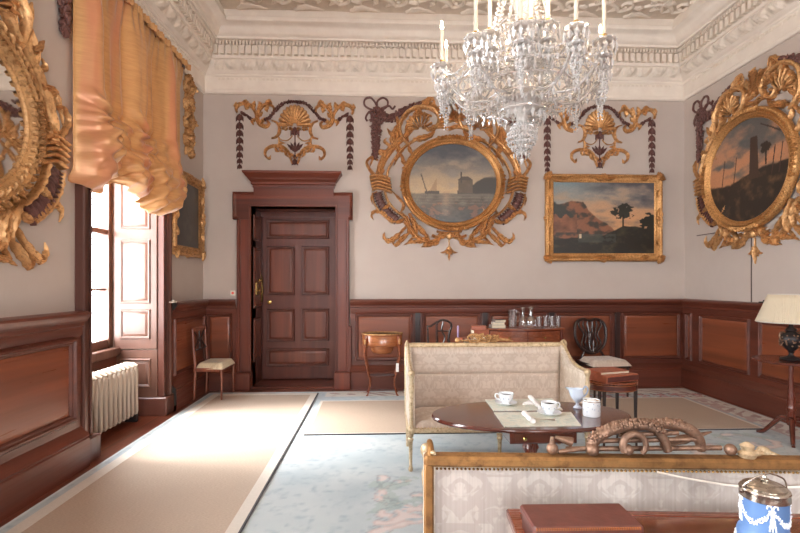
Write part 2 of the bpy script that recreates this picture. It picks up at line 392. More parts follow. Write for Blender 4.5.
w = MB(); xs = [XL]+[x for p in ADDED_WIN_X for x in p]+[XR]
for k in range(0, len(xs), 2): w.box((xs[k], YF-.3, 0), (xs[k+1], YF, ZC))
for a, b in ADDED_WIN_X: w.box((a, YF-.3, 3.7), (b, YF, ZC)); w.box((a, YF-.3, 0), (b, YF, 1.24))
st(w.build('wall_front', M['wall'], smooth=False))
DL, DR = bx(252), bx(335.5); DT = bz(207)             # door opening
w = MB(); w.box((XL, YB, 0), (DL, YB+.2, ZC)); w.box((DR, YB, 0), (XR, YB+.2, ZC)); w.box((DL, YB, DT), (DR, YB+.2, ZC))
st(w.build('wall_back', M['wall'], smooth=False))

# cornice
rect = [(XL, YF), (XR, YF), (XR, YB), (XL, YB)]
F3 = lambda x, y, h: (x, y, h)
prof = [(-.01,4.04),(.03,4.04),(.045,4.06),(.045,4.085),(.035,4.095),(.035,4.265),(.05,4.275),(.055,4.295),(.075,4.305),(.085,4.32),(.10,4.335),(.165,4.45),(.185,4.455),(.19,4.48),(.19,4.665),(.27,4.675),(.275,4.70),(.30,4.71),(.32,4.725),(.34,4.77),(.38,4.80),(.43,4.812),(.45,4.825),(.45,4.87),(.43,4.885),(.41,4.99)]
cor = structure('trim_1')
st(MB().sweep(prof, rect, F3).build('cornice_moulding', M['plaster'], cor, ang=30))
def along(path_fn, s0, s1, step):
    k = int((s1-s0)/step); return [s0+step*(i+.5) for i in range(k)]
runs = [('back', lambda s, p, z: (s, YB-p, z), XL+.2, XR-.2), ('left', lambda s, p, z: (XL+p, s, z), 1.2, YB-.2), ('right', lambda s, p, z: (XR-p, s, z), 1.6, YB-.2)]
for nm, fm, s0, s1 in runs:
    d = MB()
    for s in along(None, s0, s1, .088):
        for (z0, z1, wd, p1) in ((4.49, 4.60, .052, .245), (4.612, 4.66, .034, .255)):
            for off in ((0,) if z0 < 4.6 else (-.022, .022)):
                a = fm(s+off-wd*(.5 if z0 < 4.6 else .3), .185, z0); b = fm(s+off+wd*(.5 if z0 < 4.6 else .3), p1, z1); d.box(a, b)
    st(d.build('dentil_course', M['plaster2'], cor, smooth=False))
    # leaf band: rolling acanthus relief on the sloping member
    L = s1-s0; nu = int(L/.014)
    def leafh(s, t):
        u = (s/.21) % 1; a = abs(u-.5)*2
        h = .045*max(0, math.sin(PI*t))**.6*(.15+.85*max(0, 1-((a-.5*t)/.55)**2))*(1-.5*abs(math.sin(8*(t+a)))) + .008*math.sin(s*130+4*t)*math.sin(t*13)
        return h
    def fn(a, b):
        s = s0+a*L; h = leafh(s, b); return fm(s, lerp(.10, .165, b)+h*.9, lerp(4.335, 4.45, b)-h*.45)
    st(MB().grid(fn, nu, 8).build('leaf_band', M['plaster2'], cor, ang=80))
    # small guilloche on the lower fascia
    g = MB()
    for s in along(None, s0, s1, .06): g.box(fm(s-.018, .03, 4.225), fm(s+.018, .043, 4.25))
    st(g.build('bead_course', M['plaster2'], cor, smooth=False))

# moulded strips in relief, laid on a flat ground: 2D points, width profile, height
RIDGE = [(-1,0),(-.92,.5),(-.7,.8),(-.45,.62),(-.2,.85),(0,1),(.2,.85),(.45,.62),(.7,.8),(.92,.5),(1,0)]
ROUND = [(-1,0),(-.85,.55),(-.5,.88),(0,1),(.5,.88),(.85,.55),(1,0)]
WF = 1.0
def strip(mb, pts, wid, hgt, prof=RIDGE, lobes=0, lobe=.35, base=0.0, n=6, seed=0, one=0):
    """relief strip along catmull points (x,z) on the plane y=0, standing out towards -y"""
    P = catm([(p[0], p[1]) for p in pts], n); m = len(P); R = []
    for i, p in enumerate(P):
        a = P[max(i-1, 0)]; b = P[min(i+1, m-1)]; t = (b-a).normalized() if (b-a).length > 1e-9 else Vector((1, 0)); nx = Vector((-t.y, t.x)); u = i/(m-1)
        w0 = WF*(interp(wid, u) if isinstance(wid, list) else wid); h0 = interp(hgt, u) if isinstance(hgt, list) else hgt
        row = []
        for q, hh in prof:
            k = 1.0
            if lobes and abs(q) > .6 and (one == 0 or q*one > 0):
                ph = (u*lobes) % 1; k = 1+lobe*((1-ph)**.7*2-1)*(abs(q)-.4)/.6
            row.append((p.x+nx.x*q*w0*k, -base-hh*h0*(1+.12*math.sin(u*37+seed)), p.y+nx.y*q*w0*k))
        R.append(row)
    return mb.rings(R, closed=False)
def spiral(c, r0, r1, a0, a1, n=16):
    return [(c[0]+lerp(r0, r1, (i/n)**.8)*cos(lerp(a0, a1, i/n)), c[1]+lerp(r0, r1, (i/n)**.8)*sin(lerp(a0, a1, i/n))) for i in range(n+1)]
def leaf(mb, pts, w, h=.03, lobes=5, lobe=.45, base=.0, seed=0):
    return strip(mb, pts, [(0, w*.35), (.25, w), (.6, w*.75), (.9, w*.3), (1, w*.04)], [(0, h), (.5, h*1.1), (1, h*.35)], RIDGE, lobes, lobe, base, 5, seed)

# ceiling relief along the visible edge of the coffer (plane y=0 turned to face down)
cr = MB(); rr = random.Random(4)
def scroll_unit(mb, x, z, s, mir=1):
    f = lambda pts: [(x+mir*a*s, z+b*s) for a, b in pts]
    strip(mb, f([(0,0),(.22,.10),(.45,.02),(.6,-.14)] + spiral((.66,.02), .17, .03, -1.9, 5.5)), [(0,.035*s),(.5,.03*s),(1,.012*s)], .03, ROUND)
    for (a, b, c, d) in ((.1,.06,-.02,.22),(.3,.08,.3,.28),(.5,-.02,.42,-.2),(.72,.16,.9,.3),(.82,-.02,1.0,-.14),(.2,.02,.2,-.16)):
        leaf(mb, f([(a,b),((a+c)/2+.05,(b+d)/2+.02),(c,d)]), .05*s, .028, 4)
for k in range(9): scroll_unit(cr, XL+.75+k*.72, .27, .72, 1)
for k in range(9): leaf(cr, [(XL+.6+k*.72, .02), (XL+.75+k*.72, .09), (XL+.98+k*.72, .02)], .05, .025, 4)
side = MB()
for k in range(7): scroll_unit(side, .3+k*.72, .27, .72, 1)
for mb, R in ((cr, Matrix.Translation((0, YB-.42, ZC)) @ Matrix.Rotation(PI/2, 4, 'X') @ Matrix.Scale(-1, 4, (0,0,1))),):
    pass
def ceil_place(mb, fn):
    o = MB(); o.v = [fn(p) for p in mb.v]; o.f = list(mb.f); return o
st(ceil_place(cr, lambda p: (p[0], YB-.42-p[2], ZC+p[1])).build('plaster_scrollwork', M['plaster2'], ceil_ob, ang=60))
st(ceil_place(side, lambda p: (XR-.42-p[2], YB-.3-p[0], ZC+p[1])).build('plaster_scrollwork', M['plaster2'], ceil_ob, ang=60))
st(ceil_place(side, lambda p: (XL+.42+p[2], YB-.3-p[0], ZC+p[1])).build('plaster_scrollwork', M['plaster2'], ceil_ob, ang=60))

# dado, baseboard, rail
pbase = [(-.01,0),(.12,0),(.12,.225),(.112,.235),(.118,.25),(.105,.265),(.075,.285),(.065,.305),(.05,.315),(.04,.32)]
pdado = [(.0,.30),(.05,.30),(.05,1.06),(0,1.06)]
prail = [(.0,1.03),(.052,1.03),(.06,1.045),(.06,1.105),(.075,1.115),(.078,1.14),(.10,1.155),(.122,1.185),(.128,1.20),(.122,1.218),(.10,1.226),(-.01,1.228)]
JL, JR = bx(238), bx(350.5)
WA = .15
dados = {'right': [(XR, YF), (XR, YB)], 'back': [(XR, YB), (JR, YB)], 'back_left': [(JL, YB), (XL, YB)], 'left_far': [(XL, YB), (XL, 5.38+WA)], 'left': [(XL, 4.06-WA), (XL, 1.44+WA)], 'left_rear': [(XL, .12-WA), (XL, -2.5+WA)], 'front': [(XL, YF), (XR, YF)]}
full = [('trim_2', 'baseboard_right', [(XR, YF), (XR, YB)], 'dadoy'), ('trim_2', 'baseboard_back', [(XR, YB), (JR, YB)], 'dado'), ('trim_3', 'baseboard_back_left', [(JL, YB), (XL, YB)], 'dado'), ('trim_3', 'baseboard_left_far', [(XL, YB), (XL, 5.38+WA)], 'dadoy'),
    ('trim_4', 'baseboard_left', [(XL, 4.06-WA), (XL, 1.44+WA)], 'dadoy'), ('trim_5', 'baseboard_left_rear', [(XL, .12-WA), (XL, -2.5+WA)], 'dadoy'), ('trim_6', 'baseboard_front', [(XL, YF), (XR, YF)], 'dado')]
PAN = {}
for nm, bn, path, gk in full:
    if nm not in PAN: PAN[nm] = structure(nm)
    e = PAN[nm]; g = M[gk]
    st(MB().sweep(pdado, path, F3, closed=False).build('dado_ground', g, e, ang=30))
    st(MB().sweep(prail, path, F3, closed=False).build('dado_rail', g, e, ang=30))
    st(MB().sweep(pbase, path, F3, closed=False).build(bn, g, ang=30))
# fielded panels in a local frame: x along the wall, z up, standing out towards -y
def fielded(parent, name, s0, s1, h0, h1, fm, mm, loc, rz, out=0.0, mw=.042, md=.026):
    path = [(s0, h0), (s1, h0), (s1, h1), (s0, h1)]
    fmap = lambda x, z, h: (x, -out-h, z)
    pr = [(-.004, 0), (0, md*.6), (mw*.2, md), (mw*.45, md*.95), (mw*.6, md*.5), (mw*.8, md*.42), (mw, 0)]
    o = st(MB().sweep(pr, path, fmap).build('panel_moulding', mm, parent, ang=30, loc=loc, rz=rz))
    pf = [(mw, .001), (mw+.004, .004), (mw+.02, .007), (mw+.023, .009)]
    mb = MB().sweep(pf, path, fmap); a = mw+.023
    mb.add([(s0+a, -out-.009, h0+a), (s1-a, -out-.009, h0+a), (s1-a, -out-.009, h1-a), (s0+a, -out-.009, h1-a)], [(0,1,2,3)])
    return st(mb.build(name, fm, parent, ang=30, loc=loc, rz=rz))
D0, D1 = .38, 1.03
for a, b in ((355.5,413),(422.5,480.5),(489.5,546.5),(556,612.5),(621.5,680)):
    fielded(PAN['trim_2'], 'dado_panel', bx(a, .05), bx(b, .05), D0, D1, M['panel'], M['dado'], (0, YB-.05, 0), 0)
for a, b in ((415.2,420.3),(482.3,487.3),(549,554),(614.5,619.6)):
    st(MB().box((bx(a, .05), YB-.05, .325), (bx(b, .05), YB-.068, 1.04), .004).build('dado_stile', M['stile'], PAN['trim_2']))
fielded(PAN['trim_3'], 'dado_panel', bx(207, .05), bx(232.5, .05), D0, D1, M['panel'], M['dado'], (0, YB-.05, 0), 0)
yr = [onX(px, 283, XR-.05).y for px in (686, 692, 700, 750)]
for a, b in ((yr[0], yr[1]), (yr[2], yr[3]), (yr[3]-.13, yr[3]-1.75), (yr[3]-1.88, yr[3]-3.5), (yr[3]-3.63, yr[3]-5.2)):
    if a-b > .12: fielded(PAN['trim_2'], 'dado_panel', -a, -b, D0, D1, M['panel'], M['dado'], (XR-.05, 0, 0), -PI/2)
    else: st(MB().box((XR-.055, b, D0), (XR-.075, a, D1)).build('dado_strip', M['dado'], PAN['trim_2']))
fielded(PAN['trim_3'], 'dado_panel', 5.62, 6.56, D0, D1, M['panel'], M['dado'], (XL+.05, 0, 0), PI/2)
fielded(PAN['trim_4'], 'dado_panel', 2.9, 3.82, D0, D1, M['panel'], M['dado'], (XL+.05, 0, 0), PI/2, mw=.06, md=.04)
fielded(PAN['trim_4'], 'dado_panel', 1.68, 2.78, D0, D1, M['panel'], M['dado'], (XL+.05, 0, 0), PI/2)

# windows
for wi, (a, b) in enumerate(WIN):
    W = structure('window_%d' % (wi+1))
    cs = MB()
    for s, yy in ((1, a), (-1, b)):       # architrave jambs: moulded, with plinth
        y0, y1 = (yy-WA, yy) if s > 0 else (yy, yy+WA)
        iy = yy+s*.004
        cs.box((XL-.01, yy-s*.006, 0), (XL+.035, yy-s*(WA-.004), WH+WA)); cs.box((XL-.005, yy-s*WA, 0), (XL+.075, yy-s*(WA-.05), WH+WA-.001), .012)
        cs.box((XL-.04, iy, 0), (XL+.05, yy-s*.022, WH), .005)
        cs.box((XL-.26, yy-s*(WA+.01), 0), (XL+.095, yy+s*.05, .20), .012)
    cs.box((XL-.01, a-WA, WH), (XL+.05, b+WA, WH+.16), .012)
    st(cs.build('window_casing', M['dadoz'], W, ang=30))
    # sash frame: stiles, rails, glazing bars
    sf = MB(); z0, z1 = WS+.03, WH
    for y in (a, b): sf.box((WX-.05, y-.03 if y == a else y-.075, z0), (WX+.06, y+.075 if y == a else y+.03, z1), .006)
    for z, h in ((z0, .09), (1.97, .055), (z1-.08, .08)): sf.box((WX-.03, a, z), (WX+.045, b, z+h), .006)
    for z in (1.38, 2.58, 3.18): sf.box((WX-.012, a, z-.012), (WX+.022, b, z+.012))
    for k in (1, 2): y = a+(b-a)*k/3; sf.box((WX-.012, y-.012, z0), (WX+.022, y+.012, z1))
    st(sf.build('sash_frame', M['shut'], W, ang=30))
    st(MB().add([(WX, a, z0), (WX, b, z0), (WX, b, z1), (WX, a, z1)], [(0,1,2,3)]).build('glass_pane', M['pane'], W, smooth=False))
    st(MB().box((WX-.02, a, WS-.06), (-2.83, b, WS+.03), .012).build('window_sill', M['shut'], W))
    st(MB().box((-2.92, a, 0), (-2.875, b, WS-.05), .006).build('apron_panel', M['dadoy'], W))
    st(MB().box((-2.99, a, WH-.02), (XL, b, WH+.02)).build('soffit_lining', M['shut'], W, smooth=False))
    # folding shutters in the reveals
    for rz, yy in ((0, b), (PI, a)):
        sg = 1 if rz == 0 else -1
        lo = MB(); lo.box((min(sg*(WX+.08), sg*(XL-.02)), -.022, WS+.01), (max(sg*(WX+.08), sg*(XL-.02)), .0, WH-.02), .004)
        lo.box((min(sg*(WX+.08), sg*(XL-.02)), -.014, 0), (max(sg*(WX+.08), sg*(XL-.02)), .0, WS))
        st(lo.build('shutter_board', M['shut'], W, loc=(0, yy, 0), rz=rz))
        s0, s1 = sorted((sg*(WX+.15), sg*(XL-.09)))
        for h0, h1, o in ((.84, 1.16, .022), (1.23, 1.92, .022), (2.04, 2.86, .022), (2.94, 3.66, .022), (.31, .62, .014)):
            fielded(W, 'shutter_panel', s0, s1, h0, h1, M['shut'], M['shut'], (0, yy, 0), rz, out=o, mw=.03, md=.014)

for wi, (a, b) in enumerate(ADDED_WIN_X):  # unseen windows added to the rear wall for more even daylight
    W = structure('window_%d' % (wi+4)); sf = MB()
    for x in (a+.03, b-.03): sf.box((x-.03, YF-.2, 1.24), (x+.03, YF-.12, 3.7))
    for z in (1.27, 2.0, 2.5, 3.1, 3.67): sf.box((a, YF-.18, z-.03 if z in (1.27, 3.67) else z-.012), (b, YF-.14, z+.03 if z in (1.27, 3.67) else z+.012))
    for k in (1, 2): x = a+(b-a)*k/3; sf.box((x-.012, YF-.175, 1.24), (x+.012, YF-.145, 3.7))
    st(sf.build('sash_frame', M['dado'], W, smooth=False))
    st(MB().add([(a, YF-.16, 1.24), (b, YF-.16, 1.24), (b, YF-.16, 3.7), (a, YF-.16, 3.7)], [(0,1,2,3)]).build('glass_pane', M['pane'], W, smooth=False))

# door and its surround
Dr = structure('door_1'); YD = 7.19
rv = MB(); rv.box((DL-.02, YB, 0), (DL, YD+.08, DT)); rv.box((DR, YB, 0), (DR+.02, YD+.08, DT)); rv.box((DL-.02, YB, DT), (DR+.02, YD+.08, DT+.02)); rv.box((DL-.3, YD+.07, -.0), (DR+.3, YD+.12, DT+.3))
st(rv.build('door_lining', M['doorw'], Dr, smooth=False))
# reveal panels on the left lining
for h0, h1 in ((.35, .95), (1.1, 1.95), (2.05, 2.4)):
    fielded(Dr, 'lining_panel', YB+.08, YD-.06, h0, h1, M['doorp'], M['doorw'], (DL, 0, 0), PI/2, mw=.03, md=.014)
dx = lambda px: onY(px, 283, YD).x
dz = lambda py: onY(295, py, YD).z
lx0, lx1 = DL+.03, DR-.012
leafb = MB()
rows = [(220, 238.5, [(267, 329)]), (246.5, 295, [(267, 294.5), (302, 329)]), (309, 341, [(267, 294.5), (302, 329)]), (348.5, 366, [(267, 329)])]
leafb.box((lx0, YD, .03), (lx1, YD+.045, DT-.06), .004)
st(leafb.build('door_leaf', M['doorw'], Dr, smooth=False))
st(MB().box((DL, YD-.02, DT-.07), (DR, YD+.05, DT)).build('door_head_stop', M['doorw'], Dr))
for y0, y1, xs in rows:
    for x0, x1 in xs: fielded(Dr, 'door_panel', dx(x0), dx(x1), dz(y1), dz(y0), M['doorp'], M['doorw'], (0, YD, 0), 0, mw=.04, md=.022)
st(MB().box((DL, YB-.02, 0), (DR, YD+.04, .018), .004).build('door_threshold', M['dado'], Dr))
kb = MB().lathe([(.0, 0), (.028, 0), (.028, .008), (.012, .014), (.012, .03), (.026, .04), (.03, .052), (.024, .064), (0, .068)], n=16)
kb.xf(Matrix.Translation((dx(270), YD, dz(302))) @ Matrix.Rotation(PI/2, 4, 'X'))
st(kb.build('door_knob', M['brass'], Dr))
pl = MB(); zc = dz(289)
pl.box((dx(258.8), YD-.012, zc-.17), (dx(263.2), YD, zc+.17), .01); pl.lathe([(0,0),(.03,0),(.03,.012),(0,.012)], (0,0,0), 12)
pl = MB().poly([(dx(261)+a*.033*(1-.25*abs(math.sin(b*9))), zc+b*.19) for a, b in ((-1,-.8),(-.6,-1),(.6,-1),(1,-.8),(.8,-.4),(1,0),(.8,.4),(1,.8),(.5,1),(0,1.15),(-.5,1),(-1,.8),(-.8,.4),(-1,0),(-.8,-.4))], YD-.012, YD)
pl.ball((dx(261), YD-.03, zc-.05), .022, 10, 6); pl.ball((dx(261), YD-.022, zc+.09), .014, 8, 5)
st(pl.build('lock_plate', M['brass'], Dr))
pl = MB(); pl.box((DL, 6.86, zc-.08), (DL+.025, 6.98, zc+.1), .006); pl.ball((DL+.04, 6.93, zc+.13), .022, 10, 6); pl.ball((DL+.04, 6.91, zc-.02), .02, 10, 6)
st(pl.build('rim_latch', M['brass'], Dr))
S = structure('door_1_surround', Dr)
S.parent = None; S.name = 'trim_7'
z193, z187, z174 = bz(193), bz(187), bz(174); x235, x352 = bx(234), bx(352.8)
jb = MB()
for xo, xi in ((bx(238), DL), (bx(349.5), DR)):
    jb.box((xo, YB-.045, 0), (xi, YB, bz(220)-.001)); s = 1 if xo < xi else -1
    jb.box((xo, YB-.07, 0), (xo+s*.045, YB, bz(220)), .01); jb.box((xi-s*.03, YB-.058, 0), (xi, YB, DT), .006)
st(jb.build('architrave_jamb', M['surr'], S, ang=30))
hd = MB(); hd.box((x235, YB-.045, DT), (x352, YB, z193)); hd.box((x235, YB-.045, bz(220)), (DL, YB, DT)); hd.box((DR, YB-.045, bz(220)), (x352, YB, DT))
hd.box((DL-.03, YB-.058, DT-.001), (DR+.03, YB, DT+.03), .006)
hd.box((DL-.05, YB-.0445, bz(220)), (DL, YB, DT)); hd.box((DR, YB-.0445, bz(220)), (DR+.05, YB, DT))
st(hd.build('architrave_head', M['surrx'], S, ang=30))
er = MB(); pe = [(0, 0), (0, .068), (.012, .078), (.022, .07), (.028, .058), (.04, .052), (.045, .04)]
fm = lambda x, z, h: (x, YB-h, z)
fx0, fx1 = bx(254.5), bx(334)
er.sweep(pe, [(fx0, z193-.001), (x235, z193), (x235, bz(220)), (bx(239), bz(220))], fm, closed=False)
er.sweep(pe, [(bx(348.5), bz(220)), (x352, bz(220)), (x352, z193), (fx1, z193-.001)], fm, closed=False)
st(er.build('ear_moulding', M['surrx'], S, ang=30))
st(MB().box((fx0, YB-.05, z193-.06), (fx1, YB, z187+.05)).build('frieze_board', M['surrx'], S, smooth=False))
# cornice of the door: profile returned at both ends
cx0, cx1 = bx(254), bx(334.5); pc = [(0, z187-.02), (.04, z187-.02), (.042, z187+.012), (.065, z187+.022), (.065, z187+.05), (.075, z187+.055), (.11, z187+.085), (.115, z187+.095), (.16, z174-.045), (.185, z174-.028), (.19, z174-.012), (.19, z174), (0, z174+.001)]
path = [(cx1, YB), (cx1, YB-.001), (cx0, YB-.001), (cx0, YB)]
mb = MB(); outl = lambda x, y, h: (x, y, h)
R = []
for p, z in pc: R.append([(cx1+p*.7-.025, YB, z), (cx1+p*.7-.025, YB-.02-p, z), (cx0-p*.7+.025, YB-.02-p, z), (cx0-p*.7+.025, YB, z)])
mb.rings(R, closed=False); mb.add([(cx1+.108, YB, z174), (cx1+.108, YB-.21, z174), (cx0-.108, YB-.21, z174), (cx0-.108, YB, z174)], [(0,1,2,3)])
st(mb.build('surround_cornice', M['surrx'], S, ang=8))
pb = MB()
for xa, xb in ((bx(237), DL+.01), (DR-.01, bx(351.5))): pb.box((xa, YB-.15, 0), (xb, YB+.01, .235), .012)
for xa, xb in ((bx(236.5), bx(239.5)), (bx(348.5), bx(352))): pb.box((xa, YB-.075, 0), (xb, YB, .86), .01)
st(pb.build('surround_plinth', M['surr'], S, ang=30))

# jib door let into the right-hand wall: thin joints round a flush leaf
ya, yb_ = onX(697, 235, XR).y, onX(752, 228, XR).y; zt = onX(752, 228, XR).z
j = MB(); j.box((XR-.006, yb_, 1.22), (XR+.001, yb_+.012, zt)); j.box((XR-.006, yb_, zt), (XR+.001, ya, zt+.012))
st(j.build('door_2', M['groove'], smooth=False))

# ================================================================== WALL ORNAMENT
def berries(mb, pts, r0, r1, dens, seed=1, sz=.016, dep=.035):
    """a thick garland: small pointed leaves and berries packed about a path"""
    rr = random.Random(seed); P = catm([(p[0], p[1]) for p in pts], 8); L = sum((P[i+1]-P[i]).length for i in range(len(P)-1)); n = int(L*dens)
    for k in range(n):
        t = (k+.5)/n; i = min(int(t*(len(P)-1)), len(P)-2); c = P[i].lerp(P[i+1], t*(len(P)-1)-i); r = interp([(0, r0), (.5, (r0+r1)/2), (1, r1)], t)
        a = rr.uniform(0, 2*PI); q = r*math.sqrt(rr.random()); h = dep*(1-(q/max(r, 1e-5))**2*.6)*min(1, r/.03+.3)
        x, z = c.x+q*cos(a), c.y+q*sin(a); s = sz*rr.uniform(.7, 1.25)
        if rr.random() < .4: mb.ball((x, -h*.7-.004, z), s*.55, 6, 4)
        else:
            b = rr.uniform(0, 2*PI); dx_, dz_ = cos(b), sin(b)
            mb.add([(x-dx_*s, -h*.6, z-dz_*s), (x-dz_*s*.5, -h*.6-.003, z+dx_*s*.5), (x+dx_*s, -h*.6-.012, z+dz_*s), (x+dz_*s*.5, -h*.6-.003, z-dx_*s*.5), (x, -h*.6-.016, z), (x, -.001, z)],
                   [(0,1,4),(1,2,4),(2,3,4),(3,0,4),(0,5,1),(1,5,2),(2,5,3),(3,5,0)])
    return mb
def bell(mb, x, z, s):
    """one husk of a bell-flower chain, hanging mouth down"""
    for k in (-1, 0, 1):
        leaf(mb, [(x, z+s*.55), (x+k*s*.32, z+s*.1), (x+k*s*.5, z-s*.45)], s*.2, .018, 2, .2, base=.004 if k else .012)
    mb.ball((x, -.012, z+s*.5), s*.14, 6, 4)
    mb.add([(x-s*.2, -.001, z+s*.3), (x+s*.2, -.001, z+s*.3), (x+s*.3, -.01, z-s*.3), (x-s*.3, -.01, z-s*.3)], [(0,1,2,3)])
def shell(mb, c, r, a0, a1, n, depth=.06, r_in=.18):
    """scallop: radiating ribs with rounded ends"""
    for k in range(n):
        a = lerp(a0, a1, (k+.5)/n); hw = (a1-a0)/n*.5; d = Vector((cos(a), sin(a))); rl = r*(1+.04*cos(3*(a-PI/2)))
        pts = [(c[0]+d.x*r*t, c[1]+d.y*r*t) for t in (r_in, .45, .75, 1.0)]
        strip(mb, [(c[0]+d.x*rl*t, c[1]+d.y*rl*t) for t in (r_in, .45, .78, 1.0)], [(0, hw*r*r_in*1.1), (.8, hw*r*.95), (1, hw*r*.6)], [(0, depth*.35), (.5, depth), (1, depth*.55)], ROUND, n=4)

def overdoor_parts():
    """shell crest with acanthus scrolls, husk drops and laurel rope; origin = centre of the shell"""
    global WF
    q = lambda pts, m=1: [(m*(x-400)/445.6, (200-y)/445.6) for x, y in pts]
    g = MB(); sh = MB(); out = []
    WF = 1.0
    n = 13
    for k in range(n):
        a = lerp(-.05, PI+.05, (k+.5)/n); rx, rz = .225*cos(a), (.285*sin(a) if sin(a) > 0 else .12*sin(a)); z0 = .02
        strip(sh, [(rx*t, z0+rz*t) for t in (.12, .45, .78, 1.0)], [(0, .008), (.8, .030+.006*abs(sin(a))), (1, .02)], [(0, .025), (.5, .06), (1, .035)], ROUND, n=4)
    for m in (1, -1):
        strip(sh, [(m*x, z) for x, z in spiral((.13, -.02), .042, .008, -.6, 6.2)], .013, .04, ROUND)
        strip(sh, [(m*x, z) for x, z in spiral((.05, -.03), .03, .006, -.6, 5.2)], .011, .05, ROUND)
        WF = .72
        strip(g, q([(270,110),(272,82),(240,60),(205,72),(180,105),(170,140),(185,180),(225,198),(243,178),(228,160)], m), [(0,.018),(.4,.036),(.7,.044),(1,.016)], .04)
        strip(g, q([(52,118),(44,92),(60,66),(95,58),(130,70),(155,100),(168,140)], m), [(0,.016),(.3,.036),(.8,.034),(1,.02)], .036)
        for pts in ([(150,90),(150,60),(158,40)], [(175,95),(190,60),(178,45)], [(120,72),(100,45),(80,50)], [(215,66),(245,40),(262,58)], [(170,150),(140,165),(150,190)], [(60,80),(40,70),(44,48)], [(95,62),(110,84),(98,96)], [(240,66),(226,92),(236,108)], [(185,175),(205,160),(215,140)], [(165,130),(190,125),(205,105)]):
            leaf(g, q(pts, m), .036, .03, 4)
        strip(g, q([(258,160),(288,172),(306,205),(302,240),(284,262),(258,270)], m), [(0,.010),(.5,.034),(1,.012)], .034)
        strip(g, q([(296,255),(318,278),(350,282),(372,268),(384,250)], m), .009, .02, ROUND)
        strip(g, q([(300,262),(304,285),(300,312)], m), .02, .028, ROUND)
        strip(g, q([(238,395),(220,372),(224,340),(255,320),(300,316),(335,328),(362,355),(376,400),(384,425)], m), [(0,.016),(.25,.03),(.6,.036),(1,.012)], .036)
        for pts in ([(300,318),(320,345),(350,352)], [(340,330),(345,365),(362,385)], [(300,312),(318,296),(340,300)], [(228,388),(246,392),(252,372)], [(362,360),(385,372),(400,400)], [(280,320),(290,345),(310,350)]): leaf(g, q(pts, m), .026, .026, 4)
        WF = 1.0
        r = berries(MB(), q([(75,115),(105,132),(140,157)], m), .018, .018, 330, 3, .019, .035); out.append(('laurel_sprig', r, M['purple']))
        d = MB()
        strip(d, q([(737 if m > 0 else 65, 120), (737 if m > 0 else 65, 460)]), .006, .012, ROUND)
        d2 = MB(); strip(d2, [(m*.756 if m > 0 else -.752, .17), (m*.756 if m > 0 else -.752, -.57)], .006, .012, ROUND)
        for k, yy in enumerate((150,200,245,290,335,378,415,448)): bell(d2, m*(737-400)/445.6 if m > 0 else -(400-65)/445.6, (200-yy)/445.6, (.1, .1, .095, .095, .09, .085, .075, .065)[k])
        out.append(('husk_drop', d2, M['purple']))
    r = MB(); berries(r, q([(215,160),(245,145),(275,110),(310,72),(350,50),(400,46),(450,50),(490,72),(525,110),(555,145),(585,160)]), .020, .020, 330, 4, .019, .055); out.append(('laurel_rope', r, M['purple']))
    d = MB(); strip(d, [(0,-.06),(0,-.5)], .007, .015, ROUND); bell(d, 0, (200-232)/445.6, .12)
    for a in (-1.1, -.6, 0, .6, 1.1): leaf(d, [(0, -.33), (a*.05, -.28+.02*(1-abs(a))), (a*.1, -.22+.04*(1-abs(a)))], .022, .024, 3)
    bell(d, 0, -.41, .055); bell(d, 0, -.49, .085); out.append(('husk_drop', d, M['purple']))
    return [('scrollwork', g, M['gilt']), ('shell', sh, M['gilt'])]+out
def place_parts(parts, t):
    for nm, mb, m in parts: mb.build(nm, m, t, ang=60)
    return t
c0 = onY(295, 127.5, YB)
od = place_parts(overdoor_parts(), thing('shell_ornament', 'gilt scallop shell wall ornament with dark husk drops above the panelled door', 'wall ornament', (c0.x, YB-.002, c0.z), 0, 'shell wall ornaments'))
c1 = onY(599.4, 132, YB)
dup(od, (c1.x, YB-.002, c0.z), 0, 'gilt scallop shell wall ornament above the rectangular landscape painting, partly behind the chandelier')

